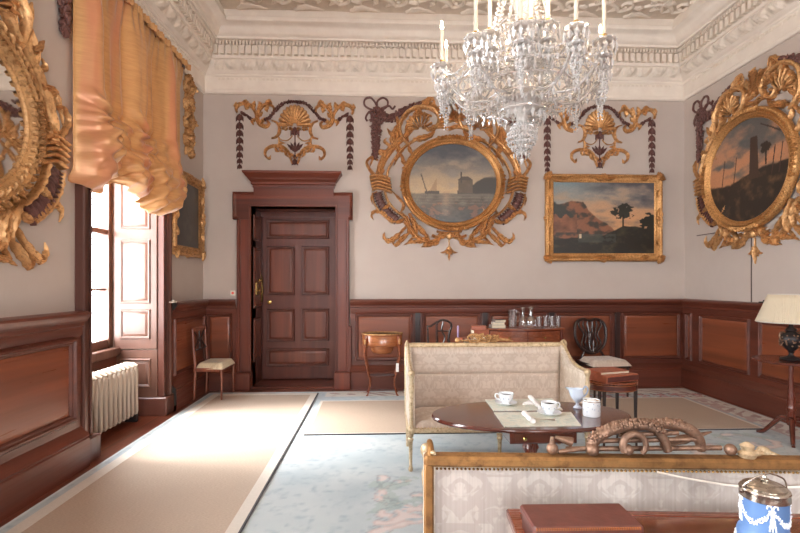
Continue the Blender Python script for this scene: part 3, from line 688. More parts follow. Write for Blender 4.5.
def surround_parts(spray=True):
    """rococo surround of the oval pictures; origin = centre of the oval"""
    Q = lambda pts: [((x-452.5)/72.4, (184-y)/72.4) for x, y in pts]
    global WF
    g = MB(); sh = MB(); pen = MB(); out = []; WF = .64
    for m in (1, -1):
        ds = MB(); gar = MB(); bow = MB(); out += [('fluted_panel', ds, M['purple']), ('ribbon_bow', bow, M['purple']), ('leaf_garland', gar, M['purple'])]
        q = lambda pts: [(m*x, z) for x, z in Q(pts)]
        # main bars, from the wrapped knot up and down
        strip(g, q([(379,181),(379,170),(384,158),(394,146),(406,136),(414,128)]), [(0,.075),(.5,.085),(1,.04)], .07)
        strip(g, q([(386,182),(388,170),(396,157),(407,146),(420,138)]), .03, .05, ROUND)
        for k in range(5): strip(g, q([(368+k*.6,178+k*3.3),(378,176+k*3.3),(390+k*.5,180+k*3.3)]), .03, .085, ROUND)
        strip(g, q([(373,176),(368,170),(365,163),(370,158),(377,161)]), [(0,.04),(1,.02)], .05)
        # dark fluted panel, gilt rods on either side
        strip(ds, q([(376.5,194),(379.5,203),(387,213),(397,221)]), .085, .045, ROUND)
        for k in range(13):
            t = k/12; c = catm(Q([(376.5,194),(379.5,203),(387,213),(397,221)]), 12); p = c[int(t*(len(c)-1))]; tt = c[min(int(t*(len(c)-1))+1, len(c)-1)]-c[max(int(t*(len(c)-1))-1, 0)]; nn = Vector((-tt.y, tt.x)).normalized()
            strip(ds, [(m*(p.x+nn.x*.075), p.y+nn.y*.075), (m*(p.x-nn.x*.075), p.y-nn.y*.075)], .012, .055, ROUND, n=3)
        strip(g, q([(384,192),(387,201),(394,210),(403,217)]), .03, .075, ROUND)
        strip(g, q([(371,194),(373,204),(381,215),(393,224)]), .022, .06, ROUND)
        # acanthus sprays
        for pts, w, h in ([(402,222),(392,222),(382,214),(374,212),(370,216),(372,221)], .05, .05), ([(406,228),(396,238),(388,242),(383,238),(384,233)], .055, .05), ([(412,232),(402,240),(396,246),(391,243)], .05, .05), \
            ([(384,158),(377,152),(372,158),(368,168)], .05, .04), ([(398,150),(392,140),(396,128),(400,122)], .055, .05), ([(404,160),(398,148),(398,134),(402,122),(410,114)], .055, .05), ([(392,148),(384,142),(386,138)], .035, .04), \
            ([(400,215),(404,206),(398,198),(390,190)], .035, .05), ([(402,214),(408,222),(410,232),(404,240)], .06, .07), ([(410,214),(416,226),(416,236),(408,243)], .06, .07), ([(414,222),(424,232),(430,240),(424,246)], .05, .06), \
            ([(430,236),(422,242),(412,243),(404,246)], .045, .05), ([(440,240),(432,246),(422,248)], .04, .045), ([(376,192),(370,198),(371,206)], .025, .035), ([(406,146),(398,156),(394,166)], .04, .05), ([(412,120),(424,104),(434,98),(438,104)], .06, .05), ([(420,108),(434,104),(442,110)], .05, .05):
            leaf(g, q(pts), w, h, 6)
        strip(g, q([(406,222),(416,236),(430,243),(441,240),(444,234),(439,232)]), [(0,.06),(.5,.05),(1,.02)], .065)
        strip(g, q([(452,236),(445,234),(440,238),(434,236)]), [(0,.05),(1,.03)], .06)
        # gadrooned C-scrolls
        strip(sh, q([(411,146),(403,138),(400,126),(405,115),(416,108),(428,107),(438,111),(442,119),(438,127),(430,130),(426,124)]), [(0,.03),(.4,.05),(.8,.04),(1,.018)], .085, ROUND, n=8)
        strip(sh, q([(409,142),(407,130),(412,120),(422,114),(434,116)]), [(0,.02),(.5,.06),(1,.02)], .05, RIDGE)
        for k in range(8):
            t = k/7; a = lerp(3.6, .9, t); strip(sh, q([(422+9*cos(a),126-8*sin(a)),(422+15.5*cos(a),125-13*sin(a))]), .022, .075, ROUND, n=3)
        leaf(sh, q([(414,140),(424,138),(434,134),(438,126)]), .06, .06, 5)
        cc = ((422-452.5)/72.4, (184-129)/72.4)
        for k in range(9):
            a = lerp(-.1, PI*1.05, (k+.5)/9); strip(sh, [(m*(cc[0]+.19*cos(a)*t), cc[1]+.2*sin(a)*t) for t in (.15, .5, .8, 1)], [(0,.008),(.8,.034),(1,.02)], [(0,.03),(.5,.075),(1,.05)], ROUND, n=4)
        for x_, z_, dx_, dz_ in ((-.78,.62,-.12,.1),(-.86,.42,-.14,.02),(-.72,.78,-.06,.14),(-.95,.18,-.12,-.06),(-.60,.52,.05,-.13),(-.7,.34,.07,-.1),(-.48,-.62,-.06,-.16),(-.3,-.78,-.08,-.12),(-.66,-.5,-.15,-.06),(-.15,-.8,-.1,-.07),(-.55,-.42,.08,.1),(-.4,.98,-.1,.1),(-.25,1.0,-.04,.13),(-.86,-.28,-.13,-.1)):
            leaf(g, [(m*-x_*-1, z_), (m*(x_+dx_*.6), z_+dz_*.6), (m*(x_+dx_*1.1), z_+dz_*1.1+.03)], .04, .05, 5, base=.02)
        # bow, swag and drop
        for pts in ([(377,110),(370,110),(363,106),(363,100),(369,98),(374,103),(377,110)], [(377,110),(376,102),(382,98),(387,101),(386,107),(378,111)], [(377,110),(388,106),(392,109),(395,106)], [(376,111),(368,112),(364,118),(366,122)]):
            strip(bow, q(pts), .022, .03, ROUND)
        bow.ball((m*(377-452.5)/72.4, -.03, (184-110)/72.4), .04, 8, 5)
        berries(gar, q([(377,112),(375.5,122),(375,136),(374.5,148),(374,158)]), .11, .03, 420, 5 if m > 0 else 9, .034, .075)
        berries(gar, q([(378,113),(384,118),(391,119),(399,114),(408,109),(422,104)]), .07, .04, 420, 6, .028, .06)
    # centre of the foot and hanging flower
    strip(g, [(-.12, -.74), (0, -.70), (.12, -.74)], .06, .07); g.ball((0, -.04, -.73), .05, 10, 6)
    strip(pen, [(0, -.78), (0, -.93)], .012, .03, ROUND)
    for a in (-1, -.4, .4, 1): leaf(pen, [(0, -.88), (a*.06, -.95), (a*.13, -1.02+.06*abs(a))], .03, .04, 3)
    leaf(pen, [(0, -.88), (0, -.98), (0, -1.08)], .035, .05, 3); pen.ball((0, -.03, -.9), .03, 8, 5)
    # spray of flowering branches at the top
    rr = random.Random(8)
    for a, L in ((.25, .42), (-.1, .5), (-.5, .4), (.6, .34), (.95, .4)):
        pts = [(0, .86), (sin(a)*L*.5+.02, .86+cos(a)*L*.28), (sin(a)*L+.03, .82+cos(a)*L*.62)]
        strip(sh, pts, [(0,.02),(1,.008)], .05, ROUND); P = catm(pts, 5)
        for i, p in enumerate(P[2:]):
            for sgn in (-1, 1):
                b = a+sgn*rr.uniform(.6, 1.3); leaf(sh, [(p.x, p.y), (p.x+sin(b)*.04, p.y+cos(b)*.035), (p.x+sin(b)*.085, p.y+cos(b)*.07)], .022, .05, 3, base=.02)
        for k in range(5): leaf(sh, [(P[-1].x, P[-1].y), (P[-1].x+.045*cos(k*1.26), P[-1].y+.045*sin(k*1.26))], .022, .05, 2, base=.03)
    leaf(sh, [(-.16, .84), (0, .93), (.16, .84)], .08, .06, 7)
    strip(g, [(-.26, .79), (-.1, .80), (0, .77), (.1, .80), (.26, .79)], .045, .06)
    WF = 1.0
    return [('scrollwork', g, M['gilt']), ('gadrooned_scrolls', sh, M['gilt']), ('pendant_flower', pen, M['gilt'])]+out
OC = Vector((1.011, YB, 2.835)); RC = Vector((XR, 5.46, 2.79)); LC = Vector((XL, 2.66, 2.42))
so = place_parts(surround_parts(), thing('rococo_surround', 'carved gilt rococo surround with dark garlands round the oval harbour painting with a sailing boat', 'wall ornament', (OC.x, YB-.002, OC.z), 0, 'rococo surrounds'))
so.scale = (.95, .8, 1); so.location.x = onY(449, 184, YB).x
dup(so, (XR-.002, 5.37, 2.75), -PI/2, 'carved gilt rococo surround round the oval painting on the right-hand wall with the flush door', scale=(.88, .8, 1))
ls_ = dup(so, (XL+.002, LC.y, LC.z), PI/2, 'carved gilt rococo surround framing the oval mirror, left edge of the photo')
for k in list(kids(ls_)):
    if k.name.split('.')[0] in ('ribbon_bow', 'leaf_garland'): bpy.data.objects.remove(k)
# a garland hanging on the left wall by the window
g = berries(MB(), [(-.02, .62), (.02, .3), (0, .0), (0, -.22)], .10, .03, 420, 14, .034, .075)
gp = onX(66, 20, XL); tag(g.build('leaf_garland_hanging', M['purple'], loc=(XL+.002, gp.y-.06, 3.56), rz=PI/2, ang=60), 'dark carved leaf garland hanging on the wall between mirror and silk blind', 'wall ornament')
# gilt ornament between the blind and the corner
cg = MB()
for k in range(9):
    z = .45-k*.11; leaf(cg, [(0, z), (.09*(-1)**k, z-.03), (.15*(-1)**k, z+.05)], .05, .06, 5); leaf(cg, [(0, z+.03), (-.06*(-1)**k, z+.0), (-.1*(-1)**k, z-.08)], .045, .07, 5)
strip(cg, [(.02,.5),(-.05,.25),(.05,0),(-.04,-.25),(.02,-.5)], [(0,.03),(.5,.045),(1,.02)], .06)
for k in range(4): strip(cg, spiral((.09*(-1)**k, .36-k*.22), .07, .015, 0, 5), .018, .07, ROUND)
t = thing('carved_wall_hanging', 'narrow gilt foliage carving on the wall between silk blind and back corner', 'wall ornament', (XL+.002, 6.15, 3.55), PI/2)
cg.build('foliage', M['gilt_old'], t, ang=60)

# ------------------------------------------------------------------ picture frames and pictures
def oval(a, b, n=72, cx=0, cz=0): return [(cx+a*cos(2*PI*k/n), cz+b*sin(2*PI*k/n)) for k in range(n)]
def oval_frame(t, a, b, w=.15, m=None, leafy=True, n=96):
    fm = lambda x, z, h: (x, -h, z)
    pr = [(0,0),(0,.045),(w*.1,.065),(w*.22,.07),(w*.32,.052),(w*.42,.048),(w*.55,.068),(w*.66,.062),(w*.76,.035),(w*.86,.03),(w*.93,.038),(w,.03),(w,.0)]
    MB().sweep(pr, oval(a, b, n), fm).build('frame', m or M['gilt_frame'], t, ang=60)
    o = MB(); pts = oval(a-w*.14, b-w*.14, 90)
    for i, p in enumerate(pts):
        o.ball((p[0], -.066, p[1]), w*.1, 6, 4, (1.1, .6, 1.1))
    for k in range(4):
        c = ((0, b), (a, 0), (0, -b), (-a, 0))[k]; al = k*PI/2+PI/2
        for q in range(-4, 5):
            an = al+PI/2; L = .2*q/4
            x = c[0]*(1-w*.3/a)-(L if c[0] == 0 else 0); z = c[1]*(1-w*.3/b)+(L if c[1] == 0 else 0)
            # keep on the oval
            ang = math.atan2(z/b, x/a); x, z = (a-w*.25)*cos(ang), (b-w*.25)*sin(ang)
            leaf(o, [(x*.97, z*.97), (x*1.02, z*1.02), (x*1.05+.02*sin(q), z*1.06)], .026, .03, 3, base=.055)
    o.build('carved_edge', m or M['gilt_frame'], t, ang=60)
    return pr
def oval_canvas(t, a, b, fn, m):
    # square grid squeezed to the oval
    nx = 90; verts = []; cols = []
    def place(u, v):
        s, r = u*2*PI, v; return (a*r*cos(s), -.022, b*r*sin(s))
    def paint(U, V):
        return fn(.5+.5*V*np.cos(U*2*PI), .5+.5*V*np.sin(U*2*PI))
    return paint_grid('canvas', m, t, paint, 1, 1, 200, 90, place)
def mixc(a, b, f): f = np.clip(f, 0, 1)[:, None]; return np.asarray(a)*(1-f)+np.asarray(b)*f
def C(*c): return np.array([c], float)
def harbour(x, y):
    n = fbm(x*5, y*9, 5, 2); m = fbm(x*14, y*18, 4, 5)
    sky = mixc(C(176,150,116), C(120,112,106), (y-.42)*2.6+(n-.5)*.6); sky = mixc(sky, C(58,62,70), (y-.66)*3.2+(n-.5)*2.2); sky = mixc(sky, C(150,140,128), np.clip((n-.55)*4, 0, 1)*(y < .8)*.6)
    c = sky
    hill = .40+.17*np.clip((x-.62)/.22, 0, 1)+.03*m; c = mixc(c, C(52,48,44), (hill-y)*60*(x > .55))
    bld = ((x > .56) & (x < .72) & (y < .54+.0*x) & (y > .38)); c = np.where(bld[:, None], C(84,72,60)+20*(m[:, None]-.5), c)
    roof = (np.abs(x-.64) < .09-(y-.54)*1.3) & (y >= .54) & (y < .585); c = np.where(roof[:, None], C(70,60,54), c)
    tw = (x > .585) & (x < .60) & (y < .64) & (y > .5); c = np.where(tw[:, None], C(64,56,50), c)
    sea = .38+.02*(m-.5); c = mixc(c, mixc(C(96,88,76), C(40,34,30), (.36-y)*3.2+(m-.5)*1.6), (sea-y)*80)
    c = mixc(c, C(150,132,110), np.clip((np.sin(y*170+m*6)-.7)*2, 0, .35)*(y < .36)*(y > .24)); c = mixc(c, C(130,84,60), (m > .62)*(y < .26)*.7)
    gl = np.exp(-((x-.42)/.05)**2)*(y < .4)*(y > .1)*.5; c = mixc(c, C(160,130,108), gl*(m > .4))
    sail = (y > .40) & (y < .56) & (np.abs(x-(.30-(y-.48)*-.25)) < (.565-y)*.25); c = np.where(sail[:, None], C(150,124,96), c)
    mast = (np.abs(x-(.18-(y-.5)*.28)) < .006) & (y > .36) & (y < .62); c = np.where(mast[:, None], C(60,52,46), c)
    boat = (np.abs(x-.27) < .08) & (np.abs(y-.385) < .018); c = np.where(boat[:, None], C(50,44,40), c)
    return np.clip(c*1.1+4, 0, 255)
def rocky(x, y):
    n = fbm(x*5, y*9, 5, 9); m = fbm(x*16, y*16, 4, 3)
    c = mixc(C(184,138,100), C(150,130,114), (y-.45)*2.4+(n-.5)*.8); c = mixc(c, C(110,126,130), (y-.6)*3*(1.1-x)+(n-.5)*1.2); c = mixc(c, C(76,74,78), (np.clip(y-.8, 0, 1)*5+(n-.45)*3)*np.clip((x-.15)*2.5, 0, 1)*.9)
    h1 = np.interp(x, [0,.1,.18,.3,.36,.44,.58,.62], [.68,.70,.74,.72,.60,.50,.38,.3])+.03*(m-.5); c = mixc(c, mixc(C(124,80,58), C(56,48,42), (m-.42)*5), (h1-y)*60)
    h0 = np.interp(x, [0,.12,.22,.3], [.72,.66,.5,.3])+.05*(m-.5); c = mixc(c, C(44,46,42), (h0-y)*40*(y > .5))
    t1 = (x < .24) & (y < .52+.03*np.sin(x*60)) & (y > .3); c = np.where(t1[:, None], C(112,72,52)*(0.6+.7*m[:, None]), c)
    g = np.interp(x, [0,.3,.5,.7,.85,1], [.22,.24,.27,.40,.38,.36])+.03*(m-.5); c = mixc(c, mixc(C(30,28,24), C(66,58,40), (m-.5)*3), (g-y)*70)
    wt = (y < .28) & (y > .16) & (x < .62) & (x > .25); c = mixc(c, C(70,78,72), wt*.5*(m > .4))
    k_ = fbm(x*26, y*26, 4, 41); tr = (((x-.68)/.11)**2+((y-.60)/.115)**2 < 2.2*(k_-.12)+.5*(m-.5)) ; c = np.where(tr[:, None], C(30,30,24)+16*(m[:, None]), c)
    tk = (np.abs(x-.685) < .008) & (y < .55) & (y > .38); c = np.where(tk[:, None], C(34,28,22), c)
    t2 = (((x-.95)/.11)**2+((y-.45)/.13)**2 < 2.0*(k_-.1)); c = np.where(t2[:, None], C(32,32,26), c)
    fg = (np.abs(x-.27) < .01) & (np.abs(y-.25) < .03); c = np.where(fg[:, None], C(190,170,140), c)
    return np.clip(c*1.1+4, 0, 255)
def dusk(x, y):
    n = fbm(x*5, y*8, 5, 12); m = fbm(x*15, y*15, 4, 7)
    c = mixc(C(176,122,88), C(138,112,96), (y-.5)*2+(n-.5)); c = mixc(c, C(84,82,80), (y-.58)*3.4+(n-.5)*3.4); c = mixc(c, C(70,76,78), (n-.5)*5*np.clip((.6-x)*4, 0, 1)*np.clip((y-.4)*6, 0, 1))
    g = np.interp(x, [0,.3,.45,.7,1], [.42,.40,.44,.5,.5])+.03*(m-.5); c = mixc(c, mixc(C(36,28,24), C(88,66,44), (m-.5)*3), (g-y)*70)
    tw = (np.abs(x-.60) < .055-(y-.5)*.04) & (y < .80) & (y > .4); c = np.where(tw[:, None], C(58,42,34), c)
    k_ = fbm(x*28, y*28, 4, 43); tr = (((x-.74)/.07)**2+((y-.66)/.06)**2 < 2.0*(k_-.1)) | ((np.abs(x-.74) < .01) & (y < .64) & (y > .5)); c = np.where(tr[:, None], C(44,34,28), c)
    for a in (.2, .36, .82, .9):
        ms = (np.abs(x-a-(y-.5)*.15) < .006) & (y < .66) & (y > .4); c = np.where(ms[:, None], C(60,44,36), c)
    ls = (np.abs((y-.84)-(x-.78)*-.6) < .008) & (x > .68) & (x < .9); c = np.where(ls[:, None], C(50,38,32), c)
    return np.clip(c*1.1+4, 0, 255)
def portrait(x, y):
    n = fbm(x*4, y*4, 4, 30); m = fbm(x*12, y*12, 4, 31)
    c = mixc(C(46,44,42), C(74,66,56), (y-.3)+(n-.5)); fig = (((x-.5)/.2)**2+((y-.4)/.35)**2 < 1); c = mixc(c, C(92,80,68), fig*(m-.3)*1.2); return c
P1 = thing('oval_painting', 'oval harbour scene with sailing boat in a gilt frame above the wainscot', 'painting', (OC.x, YB-.03, OC.z), 0)
oval_frame(P1, .725, .66, .115); oval_canvas(P1, .63, .56, harbour, M['canvas'])
P2 = thing('oval_painting', 'oval dusk landscape with dark tower in a gilt frame on the right-hand wall', 'painting', (XR-.03, RC.y, RC.z-.02), -PI/2)
oval_frame(P2, .725, .71, .12); oval_canvas(P2, .615, .60, dusk, M['canvas'])
mm = thing('oval_mirror', 'oval mirror in a leafy carved gilt frame, cut off by the left edge', 'mirror', (XL+.03, LC.y+.06, LC.z+.06), PI/2)
oval_frame(mm, .715, .62, .12, M['gilt_old'])
g2 = MB()
for k in range(56):
    a = 2*PI*k/56; x, z = .69*cos(a), .6*sin(a); d = Vector((cos(a), sin(a))); e = Vector((-d.y, d.x))
    leaf(g2, [(x, z), (x+d.x*.05+e.x*.03, z+d.y*.05+e.y*.03), (x+d.x*.07+e.x*.08, z+d.y*.07+e.y*.08)], .022, .035, 3, base=.03)
    leaf(g2, [(x*.9, z*.9), (x*.93-e.x*.02, z*.93-e.y*.02), (x*.97-e.x*.05, z*.97-e.y*.05)], .02, .03, 3, base=.05)
g2.build('leaf_border', M['gilt_old'], mm, ang=60)
MB().add([(x, -.02, z) for x, z in oval(.62, .525, 60)], [tuple(range(60))]).build('mirror_glass', M['mirror'], mm, smooth=False)
def rect_frame(t, w, h, fw, m, corner=True):
    fm = lambda x, z, hh: (x, -hh, z); path = [(-w/2, -h/2), (w/2, -h/2), (w/2, h/2), (-w/2, h/2)]
    pr = [(0,0),(0,.04),(fw*.1,.06),(fw*.3,.066),(fw*.42,.05),(fw*.6,.035),(fw*.75,.03),(fw*.85,.038),(fw,.026),(fw,0)]
    MB().sweep(pr, path, fm).build('frame', m, t, ang=50)
    o = MB()
    for sx in (-1, 1):
        for sz in (-1, 1):
            for a in range(7):
                an = a*PI/2/6; d = (sx*cos(an), sz*sin(an)); c = (sx*(w/2-fw*.6), sz*(h/2-fw*.6))
                leaf(o, [c, (c[0]+d[0]*fw*.5, c[1]+d[1]*fw*.5), (c[0]+d[0]*fw*.95, c[1]+d[1]*fw*.95)], fw*.2, .03, 3, base=.05)
            for hv in (0, 1):
                c = (sx*(w/2-fw*.5-(fw*1.4 if hv else 0)), sz*(h/2-fw*.5-(0 if hv else fw*1.4)))
                leaf(o, [c, (c[0]-(sx*fw if hv else 0), c[1]-(0 if hv else sz*fw))], fw*.3, .03, 4, base=.045)
    for (x, z, L, ax) in ((0, h/2-fw*.4, w*.1, 0), (0, -h/2+fw*.4, w*.1, 0), (w/2-fw*.4, 0, h*.12, 1), (-w/2+fw*.4, 0, h*.12, 1)):
        for s in (-1, 1): leaf(o, [(x, z), (x+(L*s if ax == 0 else 0), z+(L*s if ax else 0))], fw*.3, .035, 5, base=.045)
        shell(o, (x, z), fw*.55, 0, 2*PI, 8, .05)
    n = int((w-.2)/.05)
    for k in range(n):
        for sz in (-1, 1): o.ball((-w/2+.1+(k+.5)*(w-.2)/n, -.06, sz*(h/2-fw*.2)), .016, 6, 4, (1.3, .5, .7))
    n = int((h-.2)/.05)
    for k in range(n):
        for sx in (-1, 1): o.ball((sx*(w/2-fw*.2), -.06, -h/2+.1+(k+.5)*(h-.2)/n), .016, 6, 4, (.7, .5, 1.3))
    o.build('carved_ornament', m, t, ang=60)
a, b = onY(544.5, 262, YB), onY(660.5, 174.5, YB); zb_, zt_ = onY(602, 261.5, YB).z, onY(602, 175, YB).z
P3 = thing('landscape_painting', 'rectangular rocky landscape with a dark tree at sunset in a gilt frame', 'painting', ((a.x+b.x)/2, YB-.012, (zb_+zt_)/2))
w_, h_ = b.x-a.x, zt_-zb_; rect_frame(P3, w_, h_, .115, M['gilt_frame'])
paint_grid('canvas', M['canvas'], P3, lambda U, V: rocky(U/(w_-.2), V/(h_-.2)), w_-.2, h_-.2, 180, 140, lambda u, v: (u-(w_-.2)/2, -.022, v-(h_-.2)/2))
P4 = thing('dark_painting', 'dark figure painting in a gilt frame between window and corner', 'painting', (XL+.02, 6.06, 2.29), PI/2)
rect_frame(P4, .92, 1.02, .12, M['gilt_old'])
paint_grid('canvas', M['canvas'], P4, lambda U, V: portrait(U/.76, V/.8), .76, .8, 60, 60, lambda u, v: (u-.38, -.022, v-.4))

# ------------------------------------------------------------------ festoon blind
bl = thing('festoon_blind', 'ruched gold and orange silk festoon blind hanging at the tall window', 'curtain', (XL, 0, 0))
Y0, Y1, ZT = 3.81, 5.84, 4.055
HEM = sorted([(onX(px, py, XL+.24).y, onX(px, py, XL+.24).z) for px, py in ((84,150),(88,166),(97,180),(108,189),(118,194),(126,186),(133,183),(141,190),(152,199),(161,204),(166,213),(174,216),(180,212),(186,196))])
def sm(a, b, x): x = max(0, min(1, (x-a)/(b-a))); return x*x*(3-2*x)
PN = [(onX(113, 122, XL+.22), .55), (onX(154, 140, XL+.22), .5), (onX(130, 178, XL+.25), .3)]
def blind(u, v):
    y = lerp(Y0, Y1, u); zl = interp([(-9, HEM[0][1])]+HEM+[(9, HEM[-1][1])], y); z = lerp(ZT, zl, v); h = 1-sm(3.6, 4.05, z)
    x = .12+.012*math.sin(y*62+math.sin(y*11))*(1-sm(0, .35, v))
    # long vertical folds falling from the heading
    fold =   .058*math.sin(y*8.6+.5*math.sin(z*1.4))+.028*math.sin(y*19+1.3+.6*math.sin(z*2.1))+.012*math.sin(y*41+z*1.3)
    x += fold*(.35+.65*h)
    low = 1-sm(2.45, 3.1, z)
    # pouches between the gather points
    for yc, w, zc, a in ((3.98, .20, 2.55, .15), (4.42, .22, 2.42, .13), (5.1, .26, 2.45, .15), (5.62, .16, 2.5, .08)):
        x += a*math.exp(-((y-yc)/w)**2-((z-zc)/.30)**2)
    for (p, R) in PN:
        dy, dz_ = y-p.y, z-p.z; r = math.hypot(dy, dz_); an = math.atan2(dy, -dz_)
        if r < R*1.6:
            e = math.exp(-(r/R)**2)*(1 if dz_ < .1 else math.exp(-((dz_-.1)/.12)**2))
            x += (.030*math.sin(an*8+1)*min(1, r/.1) + .014*math.sin(an*17+r*9))*e - .10*math.exp(-(r/.09)**2)
    # horizontal crumples towards the hem
    x += low*(.018*math.sin((z+.22*math.sin(y*4.4))*46+y*5)+  .05*(fbm(y*8+50, z*8+50, 3, 3)-.5)) + .012*(fbm(y*16+9, z*5+50, 3, 5)-.5)
    e0 = sm(0, .035, u); x = lerp(.05, x, e0); x -= .06*sm(.965, 1, u)
    x -= .08*max(0, (v-.93)/.07)**2
    return (max(.015, x), y, z)
MB().grid(blind, 260, 230).build('silk_cloth', M['silk'], bl, ang=180, solid=.004)
hd = MB().grid(lambda a, b: (.145+.014*math.sin(lerp(Y0, Y1, a)*150)*(1-.3*b)+.012*math.sin(lerp(Y0, Y1, a)*41), lerp(Y0, Y1, a), ZT+.0-b*.07), 640, 5)
hd.build('gathered_heading', M['silk'], bl, ang=180, solid=.004)
MB().box((0.02, Y0+.02, ZT-.06), (.1, Y1-.02, ZT-.02)).build('heading_board', M['dadoy'], bl)
# ------------------------------------------------------------------ radiator
ra = thing('radiator', 'cream cast iron column radiator under the window', 'radiator', (-2.62, 0, 0))
N = 13; y0, y1 = 4.13, 5.17; pit = (y1-y0)/N
def section():
    m = MB(); m.box((-.075, -.009, .09), (.07, .009, .585))
    for x in (-.075, .072): m.tube([(x, 0, .085), (x, 0, .12), (x, 0, .32), (x, 0, .55), (x, 0, .575)], [.014, .021, .018, .021, .016], 10)
    m.tube([(-.08, 0, .585), (-.04, 0, .602), (.04, 0, .602), (.082, 0, .58)], [.014, .022, .022, .016], 8); m.tube([(-.075, 0, .09), (0, 0, .08), (.075, 0, .09)], [.018, .022, .018], 8)
    return m
sec = section().build('section', M['radi'], ra, ang=60); sec.location = (0, y0+pit/2, 0)
for k in range(1, N):
    c = sec.copy(); COL.objects.link(c); c.parent = ra; c.location = (0, y0+pit*(k+.5), 0)
MB().tube([(0, y0, .585), (0, y1, .585)], .022).tube([(0, y0, .09), (0, y1, .09)], .022).build('hub', M['radi'], ra)
for y in (y0+.04, y1-.04): MB().box((-.09, y-.02, 0), (.09, y+.02, .08), .01).build('foot', M['iron'], ra)
MB().tube([(0, y1, .09), (0, y1+.06, .09), (0, y1+.07, .05), (0, y1+.07, .0)], .012).build('pipe', M['iron'], ra)

# small fittings on the walls
sp = onY(233, 293, YB)
pt = thing('wall_plate', 'small cream wall plate with a red mark beside the door', 'switch', (sp.x, YB-.001, sp.z))
MB().box((-.035, -.01, -.035), (.035, 0, .035), .005).build('face_plate', M['plate'], pt)
MB().lathe([(.010,0),(.018,0),(.018,.003),(.010,.003)], n=16).xf(Matrix.Translation((0,-.0105,0)) @ Matrix.Rotation(PI/2, 4, 'X')).build('red_ring', M['redmark'], pt)
for px, py, lb in ((764, 303, 'small dark metal catch on the right-hand dado rail'), (173, 298, 'small pale fitting on the dado rail by the window')):
    p = onX(px, py, XR-.08) if px > 400 else onX(px, py, XL+.09)
    t = thing('rail_catch', lb, 'catch', (p.x, p.y, 1.2285)); MB().box((-.025, -.05, 0), (.025, .05, .014), .004).ball((0, 0, .02), .014, 8, 5).build('catch_body', M['iron'] if px > 400 else M['plate'], t)

